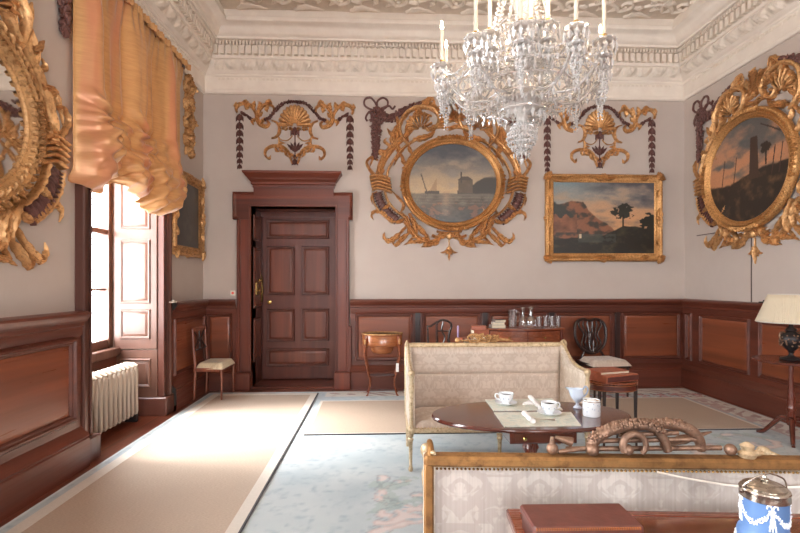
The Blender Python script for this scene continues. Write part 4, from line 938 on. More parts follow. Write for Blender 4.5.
# ================================================================== FURNITURE
def leg_taper(x, y, h, r0, r1, foot=True, n=10):
    m = MB(); pr = [(r1*.9, 0), (r1*1.5, .012), (r1*1.5, .03), (r1, .045), (r0*.92, h*.78), (r0*1.25, h*.8), (r0*1.25, h*.84), (r0*.9, h*.86), (r0*1.35, h*.9), (r0*1.35, h)]
    return m.lathe(pr, (x, y, 0), 16, rib=.05, ribs=8)
def settee(label, loc, rz, crest=1):
    TR = M['gilt_pale'] if crest == 1 else M['gilt_wood']
    t = thing('settee', label, 'settee', loc, rz, None)
    W = .71; B = .27; Fy = -.27; G = M['gilt_pale']; seat_z = .335
    for x in (-W+.02, 0, W-.02): leg_taper(x, Fy+.02, .305, .017, .011).build('leg', G, t, ang=50)
    for x in (-W+.03, W-.03): MB().tube([(x, B-.02, .31), (x, B+.0, .15), (x, B+.045, 0)], [.022, .018, .014], 8).build('leg', G, t)
    fr = MB(); fr.box((-W, Fy-.005, .30), (W, Fy+.03, .34), .008)
    for s in (-1, 1): fr.box((s*W, Fy, .30), (s*(W-.035), B, .34), .008)
    fr.box((-W, B-.03, .30), (W, B+.01, .345), .006)
    for k in range(56): fr.ball((-W+.03+k*(2*W-.06)/55, Fy-.006, .345), .006, 5, 3)
    fr.build('seat_rail', G, t)
    def cush(a, b):
        x = lerp(-W+.05, W-.05, a); y = lerp(Fy+.0, B-.06, b); e = min(a, 1-a, .06)/.06; f = min(b, 1-b, .08)/.08
        return (x, y, seat_z+.0+.055*min(1, e)**.4*min(1, f)**.4+.012*math.sin(PI*a)*math.sin(PI*b))
    c = MB().grid(cush, 60, 30); c.box((-W+.05, Fy, .325), (W-.05, B-.06, seat_z+.002))
    c.build('seat', M['creamseat'], t, ang=60)
    # upholstered inside back, with a seam between the upper and lower parts
    def bk(a, b):
        x = lerp(-W+.045, W-.045, a); z = lerp(.34, .895, b); e = min(min(a, 1-a)*26, 1)**.5*min(min(b, 1-b)*14, 1)**.5
        seam = math.exp(-((z-.665)/.008)**2); return (x, B-.03-.045*e+.016*seam+.02*(1-b), z)
    MB().grid(bk, 60, 50).build('backrest', M['cream'], t, ang=60)
    MB().box((-W+.03, B-.03, .34), (W-.03, B-.002, .895)).build('back_board', M['creamy'], t)
    # outside back cloth with nailed edge
    MB().grid(lambda a, b: (lerp(-W+.035, W-.035, a), B+.004+.004*math.sin(PI*a)*math.sin(PI*b), lerp(.35, .888, b)), 40, 20).build('outside_back', M['greyback'], t)
    nl = MB()
    for k in range(110): nl.ball((-W+.04+k*(2*W-.08)/109, B+.007, .886), .0045, 5, 3)
    nl.build('nail_trim', M['brass'], t)
    tr = MB(); tr.box((-W, B-.035, .893), (W, B+.018, .925), .01); tr.tube([(-W, B-.03, .90), (W, B-.03, .90)], .012)
    for s in (-1, 1): tr.box((s*W, B-.03, .30), (s*(W-.03), B+.016, .90), .006)
    tr.build('top_rail', TR, t)
    top = [(B, .925), (.2, .905), (.12, .85), (.04, .805), (-.06, .778), (-.17, .768), (-.262, .765)]
    P = catm(top, 6)
    for s in (-1, 1):
        o = MB(); ys = [(p.x, p.y) for p in P]; outl = [(B-.01, .33)]+[(a, b-.012) for a, b in ys]+[(Fy+.005, .33)]
        o.poly([(a, b) for a, b in outl], s*(W-.052), s*(W-.008), axis=0); o.build('wing', M['creamy'], t, bevel=.006)
        g = MB().tube([(s*(W-.026), p.x, p.y) for p in P], .014, 10, flat=.8, up=(1, 0, 0))
        for k in range(0, len(P)-1, 1):
            c = P[k]; g.ball((s*(W-.026), c.x, c.y+.007), .008, 6, 4, (1.3, 1, .8))
        g.build('arm_rail', G, t)
        p = MB(); p.lathe([(.016, .33), (.022, .34), (.016, .36), (.014, .45), (.019, .50), (.015, .53), (.017, .6), (.022, .66), (.014, .69), (.018, .73), (.025, .745), (.025, .765), (.018, .778), (.01, .782), (0, .784)], (s*(W-.024), Fy+.008, 0), 14, rib=.06, ribs=7)
        p.box((s*(W-.0), Fy-.008, .295), (s*(W-.048), Fy+.035, .345), .006)
        p.build('arm_post', G, t, ang=50)
        sc = MB().tube([(s*(W-.02), B-.03+.05*cos(a)-.02, .915+.03*sin(a)) for a in [k*.5 for k in range(12)]], [.013-.0009*k for k in range(12)], 8)
        sc.build('scroll_ear', TR, t)
    # carved crest: torch, sheaf and ribbons
    cr = MB(); z0 = .925; m = M['gilt_old'] if crest == 1 else M['bronze']
    if crest == 1:
        cr.tube([(-.23, B-.01, z0+.018), (.12, B-.01, z0+.02)], .008, 8); cr.ball((-.245, B-.01, z0+.024), .024, 12, 8)
        for cx_, rr_, a in ((-.10, .048, .9), (-.01, .05, 1.6), (.07, .04, 2.0)):
            cr.tube([(cx_+rr_*1.1*cos(k*.42+a), B-.012+.012*sin(k*.42), z0+.036+rr_*.75*sin(k*.42+a)) for k in range(15)], [.013-.0004*k for k in range(15)], 8)
        for k in range(5): cr.tube([(.0+k*.03, B-.01, z0+.04-.004*k), (.12+k*.02, B-.01, z0+.035-.003*k), (.2+k*.012, B-.008, z0+.012)], [.012, .012, .004], 6)
        for k in range(30):
            a = k/30*.26; cr.ball((-.14+a, B-.02, z0+.02+.04*abs(math.sin(k*1.9))), .011, 6, 4)
    else:
        bow = catm([(.20, z0+.008), (.185, z0+.045), (.13, z0+.078), (.06, z0+.09), (.01, z0+.084), (-.02, z0+.05), (-.035, z0+.012)], 7)
        cr.tube([(p.x, B-.02, p.y) for p in bow], [interp([(0, .018), (.5, .016), (1, .013)], i/(len(bow)-1)) for i in range(len(bow))], 10)
        rr = random.Random(3)
        for p in bow[4:-10]:
            for k in range(10): a = rr.uniform(0, 2*PI); cr.ball((p.x+rr.uniform(-.01, .01), B-.02+.017*cos(a), p.y+.017*abs(sin(a))), .0055, 6, 4)
        b2 = catm([(.03, z0+.085), (-.04, z0+.092), (-.10, z0+.078), (-.135, z0+.045), (-.145, z0+.01)], 7)
        cr.tube([(p.x, B-.035, p.y) for p in b2], [interp([(0, .016), (.6, .018), (1, .013)], i/(len(b2)-1)) for i in range(len(b2))], 10)
        for p in b2[:16]:
            for k in range(4): a = rr.uniform(0, 2*PI); cr.ball((p.x, B-.035+.016*cos(a), p.y+.015*abs(sin(a))), .005, 6, 4)
        cr.tube([(.075+.034*cos(k*.42-.6), B+.0, z0+.036+.034*sin(k*.42-.6)) for k in range(12)], [.013-.0005*k for k in range(12)], 10)
        cr.ball((.095, B, z0+.022), .017, 10, 7); cr.ball((.197, B-.01, z0+.018), .02, 12, 8)
        for dx_, dz_, L in ((0, .0, 1), (.0, .026, .62), (.01, .045, .4)): cr.tube([(.27*L+.0, B-.03, z0+.012+dz_), (-.20*L+dx_, B-.03, z0+.02+dz_)], .008, 8)
        cr.ball((-.222, B-.02, z0+.018), .018, 12, 8); cr.ball((.318, B-.01, z0+.02), .018, 12, 8); cr.tube([(.318, B-.01, z0+.03), (.318, B-.01, z0+.055)], [.01, .006], 8)
        cr.tube([(.30, B-.01, z0+.01), (.2, B-.02, z0+.02)], .007)
        cr.tube([(-.03, B-.05, z0+.02), (-.10, B-.06, z0+.035), (-.19, B-.06, z0+.06)], [.010, .024, .004], 8, flat=.5)
        fin = MB(); fin.lathe([(.0, 0), (.022, 0), (.026, .012), (.015, .02), (.02, .035), (.006, .045)], (-.265, B-.01, z0), 10); fin.tube([(-.265, B-.01, z0+.01), (-.31, B-.01, z0+.012)], [.016, .006], 8); fin.build('leaf_finial', M['gilt_pale'], t)
        cr.tube([(.25, B-.04, z0+.03), (.30, B-.04, z0+.045)], [.016, .005], 6)
    cr.build('carved_crest', m, t, ang=60)
    return t
settee('cream damask settee with pale gilt frame facing the oval table', (.925, 3.93, 0), 0, 1)
a0 = math.radians(-4)
near = settee('cream gilt settee seen from behind with a bronzed bow and torch crest', (0, 0, 0), PI+a0, 2)
# its back left corner (seen from behind) stands at a measured point
pc_ = onZ(424, 457, .925); off = Matrix.Rotation(PI+a0, 4, 'Z') @ Vector((.71, .288, 0)); near.location = (pc_.x-off.x, pc_.y-off.y, 0)
NM = Matrix.Translation(near.location) @ Matrix.Rotation(PI+a0, 4, 'Z')
cd = MB(); pts = [(-.75, .298, .875), (-.5, .302, .858), (-.25, .302, .852), (-.1, .30, .868), (.02, .296, .89)]
cd.tube([tuple(p) for p in catm(pts, 8)], .003, 6)
cdo = cd.build('back_cord', M['cord'], near)

# oval pedestal table
T = thing('oval_table', 'oval mahogany pedestal table set with placemats and teacups between the settees', 'table', (.91, 2.87, 0))
A_, B_ = .60, .325; tz = .66
top = MB(); n = 64; R = []
for d, z in ((.05, tz-.028), (.012, tz-.026), (.0, tz-.02), (0, tz-.008), (.006, tz), (.02, tz)):
    R.append([((A_-d)*cos(2*PI*k/n), (B_-d)*sin(2*PI*k/n), z) for k in range(n)])
top.rings(R); top.build('table_top', M['mahog'], T, ang=40)
fz = MB(); fz.box((-.19, -.235, .555), (.19, .235, .632), .004); fz.build('frieze', M['mahog'], T)
dr = MB().box((-.165, -.243, .563), (.165, -.235, .625), .003).build('drawer', M['mahog'], T)
for s in (-1, 1): MB().lathe([(.004,0),(.004,.01),(.010,.014),(.012,.02),(.006,.026),(0,.027)], n=12).xf(Matrix.Translation((s*.112,-.243,.592)) @ Matrix.Rotation(PI/2, 4, 'X')).build('knob', M['brass'], dr)
for s in (-1, 1): MB().poly([(s*.19, .632), (s*.26, .632), (s*.19, .56)], -.03, .03, axis=1).build('leaf_bracket', M['mahog'], T)
MB().lathe([(.05, .10), (.075, .13), (.075, .16), (.045, .19), (.036, .25), (.034, .42), (.05, .46), (.04, .49), (.04, .555)], n=20).build('pedestal', M['mahogz'], T)
for k in range(4):
    a = PI/4+k*PI/2; MB().tube([(cos(a)*r, sin(a)*r*.85, z) for r, z in ((.03,.15),(.12,.17),(.24,.10),(.36,.03),(.40,.025))], [.03,.028,.022,.018,.02], 8, up=(0,0,1)).build('leg', M['mahog'], T)
    # brass caster under each foot
    MB().ball((cos(a)*.40, sin(a)*.40*.85, .014), .014, 8, 6).build('caster', M['brass'], T)
n_ = NT('map_placemat'); f = n_.noise(n_.coord(), 16, 4, .6, .6); g = n_.noise(n_.coord(), 40, 3, .5, 1)
c = n_.ramp(f, [(.35, lin((206,206,192))), (.5, lin((222,220,206))), (.62, lin((196,206,196))), (.75, lin((204,176,168)))]); c = n_.mix(c, lin((120,130,120)), n_.ramp(g, [(.64, (0,0,0,1)), (.7, (.5,.5,.5,1))])); M['mat'] = n_.princ(c, .45)
def placemat(q, label):
    P = [onZ(x, y, tz) for x, y in q]; c = sum(P, Vector())/4; m = MB()
    m.rings([[(p.x-c.x, p.y-c.y, .0006) for p in P], [(p.x-c.x, p.y-c.y, .004) for p in P]])
    tag(m.build('placemat', M['mat'], smooth=False, loc=c), label, 'placemat', 'placemats on the oval table')
placemat([(494,413),(504,427.5),(581,426),(571,412.5)], 'patterned placemat along the near edge of the oval table')
placemat([(485,400),(493.5,411.3),(563,410.3),(552,399)], 'patterned placemat on the side of the oval table nearer the far settee')
tp = tz+.004
def cup(label, px, py, hang, slab):
    p = onZ(px, py, tp); s = thing('saucer', slab, 'saucer', p, 0, 'saucers on the oval table')
    MB().lathe([(.0,.003),(.03,.0),(.034,.004),(.05,.008),(.07,.016),(.071,.018),(.05,.012),(.03,.008),(0,.008)], n=28).build('saucer_dish', M['white'], s)
    
    c = thing('teacup', label, 'teacup', (p.x, p.y, p.z+.0085), hang, 'teacups on the oval table')
    MB().lathe([(0,.004),(.022,.0),(.025,.004),(.022,.008),(.036,.022),(.045,.045),(.049,.066),(.047,.066),(.043,.045),(.034,.024),(0,.012)], n=28).build('cup_body', M['white'], c)
    MB().lathe([(0,.052),(.0445,.052)], n=24).build('tea', M['tea'], c)
    MB().tube(catm([(.044,0,.055),(.062,0,.06),(.070,0,.045),(.060,0,.028),(.040,0,.025)], 5), .0045, 8).build('cup_handle', M['white'], c)
    d = MB()
    for k in range(8):
        a = k*PI/4+.3; d.ball((.0415*cos(a), .0415*sin(a), .036), .0038, 6, 4, (1, 1, 1.3)); d.ball((.044*cos(a+.25), .044*sin(a+.25), .044), .002, 5, 3)
    d.build('painted_sprigs', M['bluegrey'], c)
M['tea'] = plain('tea', (120,66,30), .1); M['bluegrey'] = plain('blue_grey_enamel', (150,166,190), .3); M['chinablue'] = plain('pale_blue_china', (206,218,234), .12, 0, .03)
cup('white teacup with its handle to the left, above the corner of the far placemat', 506, 404.5, PI*.95, 'white saucer on the far placemat, furthest left')
cup('white teacup with its handle to the right, beside the rolled napkins', 549, 414.5, .15, 'white saucer on the near placemat beside rolled napkins')
def napkin(a, b, label, r=.016):
    A, B = onZ(a[0], a[1], tp), onZ(b[0], b[1], tp); c = (A+B)/2; d = (B-A)/2
    m = MB(); pts = [(-d.x, -d.y, r+.003), (0, 0, r+.001), (d.x, d.y, r+.002)]
    m.tube([tuple(Vector(p)) for p in catm(pts, 5)], [r*(1+.12*math.sin(k*1.3)) for k in range(11)], 12, flat=.85)
    m.tube([(-d.x*1.02+.006, -d.y, r*1.25), (d.x*1.02+.006, d.y, r*1.2)], r*.6, 8)
    tag(m.build('napkin', M['linen'], loc=(c.x, c.y, tp)), label, 'napkin', 'rolled napkins on the oval table')
napkin((530,399.5), (541,411), 'rolled white napkin leaning between the two teacups')
napkin((524,416), (533,424.5), 'rolled white napkin on the near placemat in front of the teacups')
A = onZ(528, 404, tp); m = MB(); m.rings([[(-.045,-.02,.001),(.05,-.025,.001),(.02,.04,.001)], [(-.04,-.018,.014),(.045,-.022,.012),(.018,.035,.018)]])
tag(m.build('napkin', M['linen'], loc=A, bevel=.003), 'white napkin folded into a triangle beyond the near placemat', 'napkin')
A = onZ(541, 420, tp); m = MB(); m.tube([(-.05,.012,.004),(0,0,.006),(.03,-.006,.005),(.075,-.016,.004)], [.004,.003,.004,.009], 8, flat=.4)
tag(m.build('tea_knife', M['silver'], loc=A), 'silver tea knife lying on the near placemat', 'knife')
# helmet cream jug and sugar jar
p = onZ(577.5, 408, tz+.001); j = thing('cream_jug', 'pale blue helmet shaped cream jug on a foot, on the oval table', 'jug', p)
jb = MB(); R = []
for r, z, e in ((.026,0,0),(.028,.004,0),(.02,.012,0),(.010,.022,0),(.011,.035,0),(.022,.045,0),(.034,.062,.004),(.038,.085,.01),(.034,.105,.02),(.036,.118,.04),(.033,.119,.038),(.028,.1,.02)):
    R.append([(r*cos(a)-(e if cos(a) < 0 else 0)*abs(cos(a))*1.1, r*.85*sin(a), z+(e*.35*abs(cos(a)) if cos(a) < 0 else e*.1)) for a in [2*PI*k/24 for k in range(24)]])
jb.rings(R, cap1=False); jb.build('jug_body', M['chinablue'], j, ang=60)
MB().tube(catm([(.030,0,.11),(.050,0,.135),(.066,0,.12),(.058,0,.09),(.036,0,.07)], 6), [.005]*25, 8).build('jug_handle', M['bluegrey'], j)
p = onZ(591.5, 415.5, tz+.001); j = thing('sugar_jar', 'white straight sided sugar jar with blue sprigs, on the oval table', 'jar', p)
MB().lathe([(0,0),(.048,0),(.05,.004),(.05,.092),(.047,.095),(.045,.092),(.045,.01),(0,.008)], n=32).build('jar_body', M['white'], j)
sg = MB()
for k in range(10):
    a = k*.63
    for q in range(3): sg.ball((.0495*cos(a+q*.12), .0495*sin(a+q*.12), .03+.02*((k+q) % 3)+.008*q), .0032, 6, 4)
sg.build('painted_sprigs', M['bluegrey'], j); MB().lathe([(.0485,.086),(.0508,.0865),(.0508,.09),(.0485,.0905)], n=32).build('rim_line', M['brass'], j)
MB().ball((0, 0, .088), .03, 10, 5, (1, 1, .3)).build('sugar', M['linen'], j)

# foreground table behind the near settee
a1 = math.radians(-4.5); pl = onZ(506, 508.5, .815)
ft = thing('sofa_table', 'mahogany sofa table with banded top against the back of the near settee', 'table', (pl.x, pl.y, 0), a1)
zt = .815; Lx = .815; Ly = .62
tt = MB(); tt.box((0, -Ly, zt-.022), (Lx, 0, zt), .004); tt.build('table_top', M['mahog'], ft)
bd = MB()
for a, b in (((.004,-.03),(Lx-.004,-.004)), ((.004,-Ly+.004),(Lx-.004,-Ly+.03)), ((.004,-Ly+.03),(.03,-.03)), ((Lx-.03,-Ly+.03),(Lx-.004,-.03))): bd.box((a[0],a[1],zt-.001), (b[0],b[1],zt+.0015))
bd.build('banding', M['band'], ft, smooth=False)
MB().box((.05, -Ly+.04, zt-.10), (Lx-.05, -.04, zt-.022), .004).build('frieze', M['mahog'], ft)
for x in (.07, Lx-.07):
    for y in (-.06, -Ly+.06): MB().tube([(x,y,zt-.1),(x,y,.3),(x,y,0)], [.024,.02,.012], 10).build('leg', M['mahogz'], ft)
# red leather box
p = onZ(578, 513, .877); bxx = thing('leather_box', 'red leather covered box with tooled edge lying on the sofa table', 'box', (p.x, p.y, zt+.0016), math.radians(-1))
lid = MB(); lid.box((-.132, -.068, .038), (.132, .055, .06), .006); lid.build('box_lid', M['redlea'], bxx)
e = MB()
for k in range(44): e.box((-.126+k*.0057, -.0695, .052), (-.1225+k*.0057, -.066, .058))
e.build('tooled_edge', M['satin'], bxx, smooth=False)
MB().box((-.127, -.063, .0), (.127, .05, .037), .003).build('box_body', M['darklea'], bxx)
MB().box((-.012, -.069, .028), (.012, -.062, .046), .002).build('clasp', M['brass'], bxx)
# blue jasper biscuit barrel
p = onZ(764.5, 489, .972); bb = thing('biscuit_barrel', 'blue jasperware biscuit barrel with white swags and silver lid', 'barrel', (p.x, p.y, zt+.0016), 0); bb.scale = (.82, .82, 1)
r = .0565
MB().lathe([(0,0),(.062,0),(.066,.006),(.066,.055),(.063,.062),(.0585,.066),(r,.07),(r,.138),(0,.138)], n=48).build('barrel_body', M['blue'], bb, ang=40)
sw = MB(); rr = random.Random(2)
for k in range(4):
    a0_, a1_ = k*PI/2-PI*.62, k*PI/2-PI*.62+PI/2
    for i in range(46):
        t = i/45; a = lerp(a0_, a1_, t); z = .128-.038*4*t*(1-t)
        for q in range(2): sw.ball(((r+.001)*cos(a+rr.uniform(-.04, .04)), (r+.001)*sin(a+rr.uniform(-.04, .04)), z+rr.uniform(-.004, .004)*(1+2*t*(1-t))), .0024, 5, 3)
    for s in (-.12, 0, .16):
        for i in range(12): z = .126-i*.0042; a = a1_+s*i/12; sw.ball(((r+.001)*cos(a), (r+.001)*sin(a), z), .0025 if i % 3 else .0034, 5, 3)
    for s in (-1, 1): sw.tube([((r+.0015)*cos(a1_+s*d), (r+.0015)*sin(a1_+s*d), .128+h) for d, h in ((0,0),(.1,.008),(.2,.006),(.22,0))], .0022, 5)
    for i in range(12): a = k*PI/2+i*PI/24; sw.ball((.0665*cos(a), .0665*sin(a), .03+.012*math.sin(i*1.7)), .006, 5, 3)
sw.build('white_swags', M['reliefw'], bb)
MB().lathe([(r,.136),(.0605,.137),(.0605,.142),(.0595,.152),(.061,.155),(.0595,.158),(.055,.16),(0,.16)], n=48).build('silver_mount', M['silver'], bb)
MB().lathe([(.052,.159),(.053,.164),(.046,.167),(.03,.172),(.01,.175),(0,.175)], n=40).build('barrel_lid', M['silver'], bb)
MB().ball((0,0,.178), .007, 8, 5, (2.0,.6,.6)).ball((0,0,.178), .007, 8, 5, (.6,2.0,.6)).ball((0,0,.182), .006, 8, 5).build('lid_finial', M['silver'], bb)
h = MB(); h.tube(catm([(-.06,0,.15),(-.056,-.004,.164),(-.03,-.012,.185),(-.004,-.02,.198),(.004,-.02,.198),(.03,-.014,.19),(.05,-.006,.178),(.06,0,.15)], 6), .0022, 8)
for s in (-1, 1): h.ball((s*.061, 0, .15), .006, 8, 5)
h.build('bail_handle', M['silver'], bb).rotation_euler[2] = -.15

# tray-topped oval stand
ts = thing('tray_stand', 'small oval inlaid table with slender dark legs beside the far settee', 'table', (2.07, 4.22, 0), 0)
A_, B_ = .22, .185
tb = MB(); n = 48
def ell(d, z): return [((A_-d)*cos(2*PI*k/n), (B_-d)*sin(2*PI*k/n), z) for k in range(n)]
tb.rings([ell(.006, .505), ell(.0, .51), ell(0, .565), ell(.006, .57)]); tb.build('frieze', M['mahog'], ts, ang=40)
tb = MB(); tb.rings([ell(.004, .568), ell(-.006, .572), ell(-.006, .584), ell(.004, .588), ell(.012, .584), ell(.014, .574)]); tb.build('table_top', M['lidw'], ts, ang=40)
ln = MB(); ln.rings([ell(-.001, .512), ell(-.002, .512), ell(-.002, .516), ell(-.001, .516)]); ln.rings([ell(-.001, .558), ell(-.002, .558), ell(-.002, .562), ell(-.001, .562)]); ln.build('inlay_line', M['satin'], ts)
LG = [(-.125, -.13), (.185, -.07), (-.03, .16), (.12, .13)]
for x, y in LG: MB().tube([(x, y, .51), (x, y, .3), (x*1.04, y*1.04, 0)], [.017, .014, .010], 8).build('leg', M['darkw'], ts)
for (a, b) in ((0, 2), (1, 3), (0, 1), (2, 3)): MB().tube([(LG[a][0], LG[a][1], .13), (LG[b][0], LG[b][1], .13)], .008, 8).build('stretcher', M['darkw'], ts)
def book(name, label, loc, rz, w, d, h, m, group=None, cat='book'):
    t = thing(name, label, cat, loc, rz, group); c = MB(); b = .003 if h > .03 else .0015
    c.box((-w/2, -d/2, 0), (w/2, d/2, .0035)); c.box((-w/2, -d/2, h-.0035), (w/2, d/2, h)); c.box((-w/2-.003, -d/2, .0), (-w/2+.003, d/2, h), .002)
    c.build('book_cover', m, t); MB().box((-w/2+.003, -d/2+.004, .0035), (w/2-.005, d/2-.004, h-.0035)).build('page_block', M['page'], t, smooth=False)
    return t
# a big album and a folio on the stand
t = thing('leather_album', 'thick tan leather album lying on the small oval stand', 'album', (2.06, 4.20, .589), .35)
MB().box((-.185, -.13, 0), (.185, .13, .062), .006).build('album_cover', M['tanlea'], t); MB().box((-.175, -.132, .01), (.186, .12, .052)).build('page_block', M['redlea'], t)
book('leather_folio', 'thin red leather folio on top of the thick album', (2.03, 4.22, .6515), .28, .31, .21, .024, M['tanlea'])

# side chair by the left wall
def side_chair():
    t = thing('side_chair', 'beech side chair with striped cream seat against the left wall', 'chair', (-2.10, 6.19, .018), PI/2-.03)
    # local: faces -y ; width x
    w, d = .225, .165; m = M['chairw']
    for s in (-1, 1):
        MB().tube([(s*w*.86, d+.015, 0), (s*w*.86, d+.008, .18), (s*w*.86, d, .36), (s*w*.86, d+.004, .46), (s*w*.86, d+.022, .66), (s*w*.86, d+.032, .86)], [.015,.017,.018,.018,.016,.015], 8, flat=1.0).build('back_post', m, t)
        MB().tube([(s*w*.95, -d, .38), (s*w*.95, -d, .2), (s*w*.95, -d, 0)], [.019, .016, .011], 8).build('leg', m, t)
    f = MB(); f.box((-w, -d-.012, .345), (w, -d+.012, .39)); f.box((-w*.95, d-.012, .35), (w*.95, d+.012, .39))
    for s in (-1, 1): f.box((s*w, -d, .345), (s*(w-.024), d, .39))
    f.build('seat_rail', m, t)
    MB().grid(lambda a, b: (lerp(-w-.012, w+.012, a)*(1-.08*b), lerp(-d-.02, d-.01, b), .375+.075*min(1, min(a, 1-a)*9)**.5*min(1, min(b, 1-b)*9)**.5), 30, 30).build('seat', M['chairseat'], t, ang=70)
    c = MB(); c.tube([(-w*.9, d+.032, .85), (0, d+.034, .85), (w*.9, d+.032, .85)], [.028]*3, 10, flat=.45, up=(0,1,0)); c.build('crest_rail', m, t)
    b = MB()
    b.tube([(-w*.86, d+.016, .60), (0, d+.018, .60), (w*.86, d+.016, .60)], .011, 8)
    for s in (-1, 1):
        b.tube(catm([(s*w*.8, d+.018, .61), (s*.05, d+.022, .72), (s*w*.7, d+.03, .83)], 6), .009, 8)
    b.ball((0, d+.022, .72), .032, 10, 6, (1, .4, 1.2)); b.tube([(0, d+.018, .6), (0, d+.032, .85)], .010, 8)
    b.build('back_splat', M['darkw'], t)
    return t
side_chair()
# shield-back chair against the back wall
t = thing('shield_back_chair', 'dark shield back chair with cream seat against the back wall wainscot', 'chair', (2.90, 6.15, 0), .10)
w, d = .25, .22; m = M['darkw']
for s in (-1, 1):
    MB().tube([(s*.2, d+.06, 0), (s*.19, d+.03, .2), (s*.17, d+.01, .44), (s*.12, d+.02, .52)], .017, 8).build('leg', m, t)
    MB().tube([(s*w*.9, -d+.02, .42), (s*w*.9, -d+.02, 0)], [.02, .013], 8).build('leg', m, t)
f = MB(); f.box((-w, -d, .37), (w, -d+.03, .42))
for s in (-1, 1): f.box((s*w, -d, .37), (s*(w-.04), d, .42))
f.box((-w*.9, d-.02, .37), (w*.9, d+.01, .42)); f.build('seat_rail', m, t)
MB().grid(lambda a, b: (lerp(-w-.015, w+.015, a)*(1-.12*b), lerp(-d-.02, d-.02, b), .40+.075*min(1, min(a, 1-a)*8)**.5*min(1, min(b, 1-b)*8)**.5), 30, 30).build('seat', M['creamseat'], t, ang=70)
sh = MB(); pts = catm([(0, .50), (-.10, .53), (-.19, .62), (-.225, .76), (-.20, .90), (-.10, .955), (0, .935), (.10, .955), (.20, .90), (.225, .76), (.19, .62), (.10, .53)], 5, True)
sh.tube([(p.x, d+.03+(p.y-.5)*.15, p.y) for p in pts], .021, 8, loop=True); sh.build('shield_frame', m, t)
sp_ = MB()
for s in (-1, 1):
    for k, q in enumerate((.03, .085, .14)): sp_.tube([(p.x, d+.03+(p.y-.5)*.15, p.y) for p in catm([(s*.015, .52), (s*q*1.0, .62), (s*q*.7, .75), (s*q*1.15, .86), (s*q*1.1, .93)], 5)], .014, 8)
sp_.ball((0, d+.055, .70),   .045, 10, 6, (1, .4, 2.2)); sp_.build('back_splat', m, t)
# rear armchair, only its hooped back and arm show over the settee
def rearchair():
    p = onZ(443, 342, .74) if False else None
    Y = 5.62; x = onY(443, 320, Y).x
    t = thing('armchair', 'dark wooden armchair with hooped back behind the far settee', 'chair', (x, Y, .022), 0)
    s_ = Y/480; top = CH-.017-(320.5-283)*s_
    m = M['darkw']; hoop = catm([(-.07, top-.26), (-.075, top-.12), (-.07, top-.04), (-.03, top-.006), (.03, top-.006), (.085, top-.035), (.098, top-.08), (.075, top-.15), (.06, top-.26)], 5)
    MB().tube([(p.x, 0, p.y) for p in hoop], .014, 8).build('back_hoop', m, t)
    MB().tube([(p[0], 0, p[1]) for p in catm([(-.06, top-.02), (-.11, top-.05), (-.15, top-.075), (-.19, top-.075)], 5)], .013, 8).build('arm', m, t)
    b = MB(); b.tube([(p.x, .0, p.y) for p in catm([(0, top-.28), (.02, top-.2), (-.015, top-.12), (0, top-.02)], 5)], .022, 8, flat=.5)
    b.tube([(-.065, 0, top-.13), (.08, 0, top-.13)], .009); b.build('back_splat', m, t)
    sz = .42; MB().box((-.22, -.3, sz-.05), (.22, .08, sz+.03), .02).build('seat', M['redlea'], t)
    for s in (-1, 1):
        MB().tube([(s*.07, 0, top-.24), (s*.09, .02, sz), (s*.18, .05, 0)], .016, 8).build('leg', m, t)
        MB().tube([(s*.19, -.27, sz-.04), (s*.19, -.27, 0)], [.02, .013], 8).build('leg', m, t)
    MB().tube([(-.19, 0, top-.075), (-.19, -.1, top-.1), (-.19, -.2, sz)], .012, 8).build('arm_support', m, t)
rearchair()
# writing table hidden behind the settee, with candle and books
wt = thing('writing_table', 'dark writing table mostly hidden behind the far settee', 'table', (1.06, 5.0, .019))
MB().box((-.42, -.22, .70), (.42, .22, .73), .006).build('table_top', M['mahog'], wt)
for x in (-.36, .38):
    for y in (-.18, .18): MB().tube([(x, y, .7), (x, y, 0)], [.022, .013], 8).build('leg', M['mahogz'], wt)
p = onY(458, 334, 4.98); cs = thing('candlestick', 'lilac candle in a short brass candlestick behind the far settee', 'candlestick', (p.x, 4.98, .7505))
MB().lathe([(0,0),(.045,0),(.045,.006),(.02,.014),(.012,.03),(.016,.045),(.02,.05),(.014,.06),(0,.06)], n=16).build('stick', M['brass'], cs)
zc = CH-(326-283)*4.98/480-.7505
MB().lathe([(0,.055),(.0105,.055),(.010,zc),(0,zc+.003)], n=12).build('candle', M['lilac'], cs); MB().tube([(0,0,zc),(0,0,zc+.008)], .001, 5).build('wick', M['iron'], cs)
b0 = onY(480, 330, 4.95)
z = .7505
for k, (w, d, h, mk, lab) in enumerate(((.24,.17,.08,'darklea','dark leather book under the red books behind the settee crest'), (.22,.16,.08,'redlea','thick red leather book in the pile behind the settee crest'), (.13,.16,.055,'tanlea','brick red book near the top of the pile behind the settee crest'), (.12,.15,.04,'tanlea','slim brick red book topping the pile behind the settee crest'))):
    book('stacked_book', lab, (b0.x+(-.01, 0, -.005, -.015)[k], 4.95, z), (.1, -.05, .12+PI/2, -.16+PI/2)[k], w, d, h, M[mk], 'books behind the settee crest'); z += h+.0006
bk = onY(466, 339, 5.12); book('notebook', 'small red brown notebook beside the lilac candle', (bk.x, 5.13, .7505), .2, .11, .14, .11, M['tanlea'])

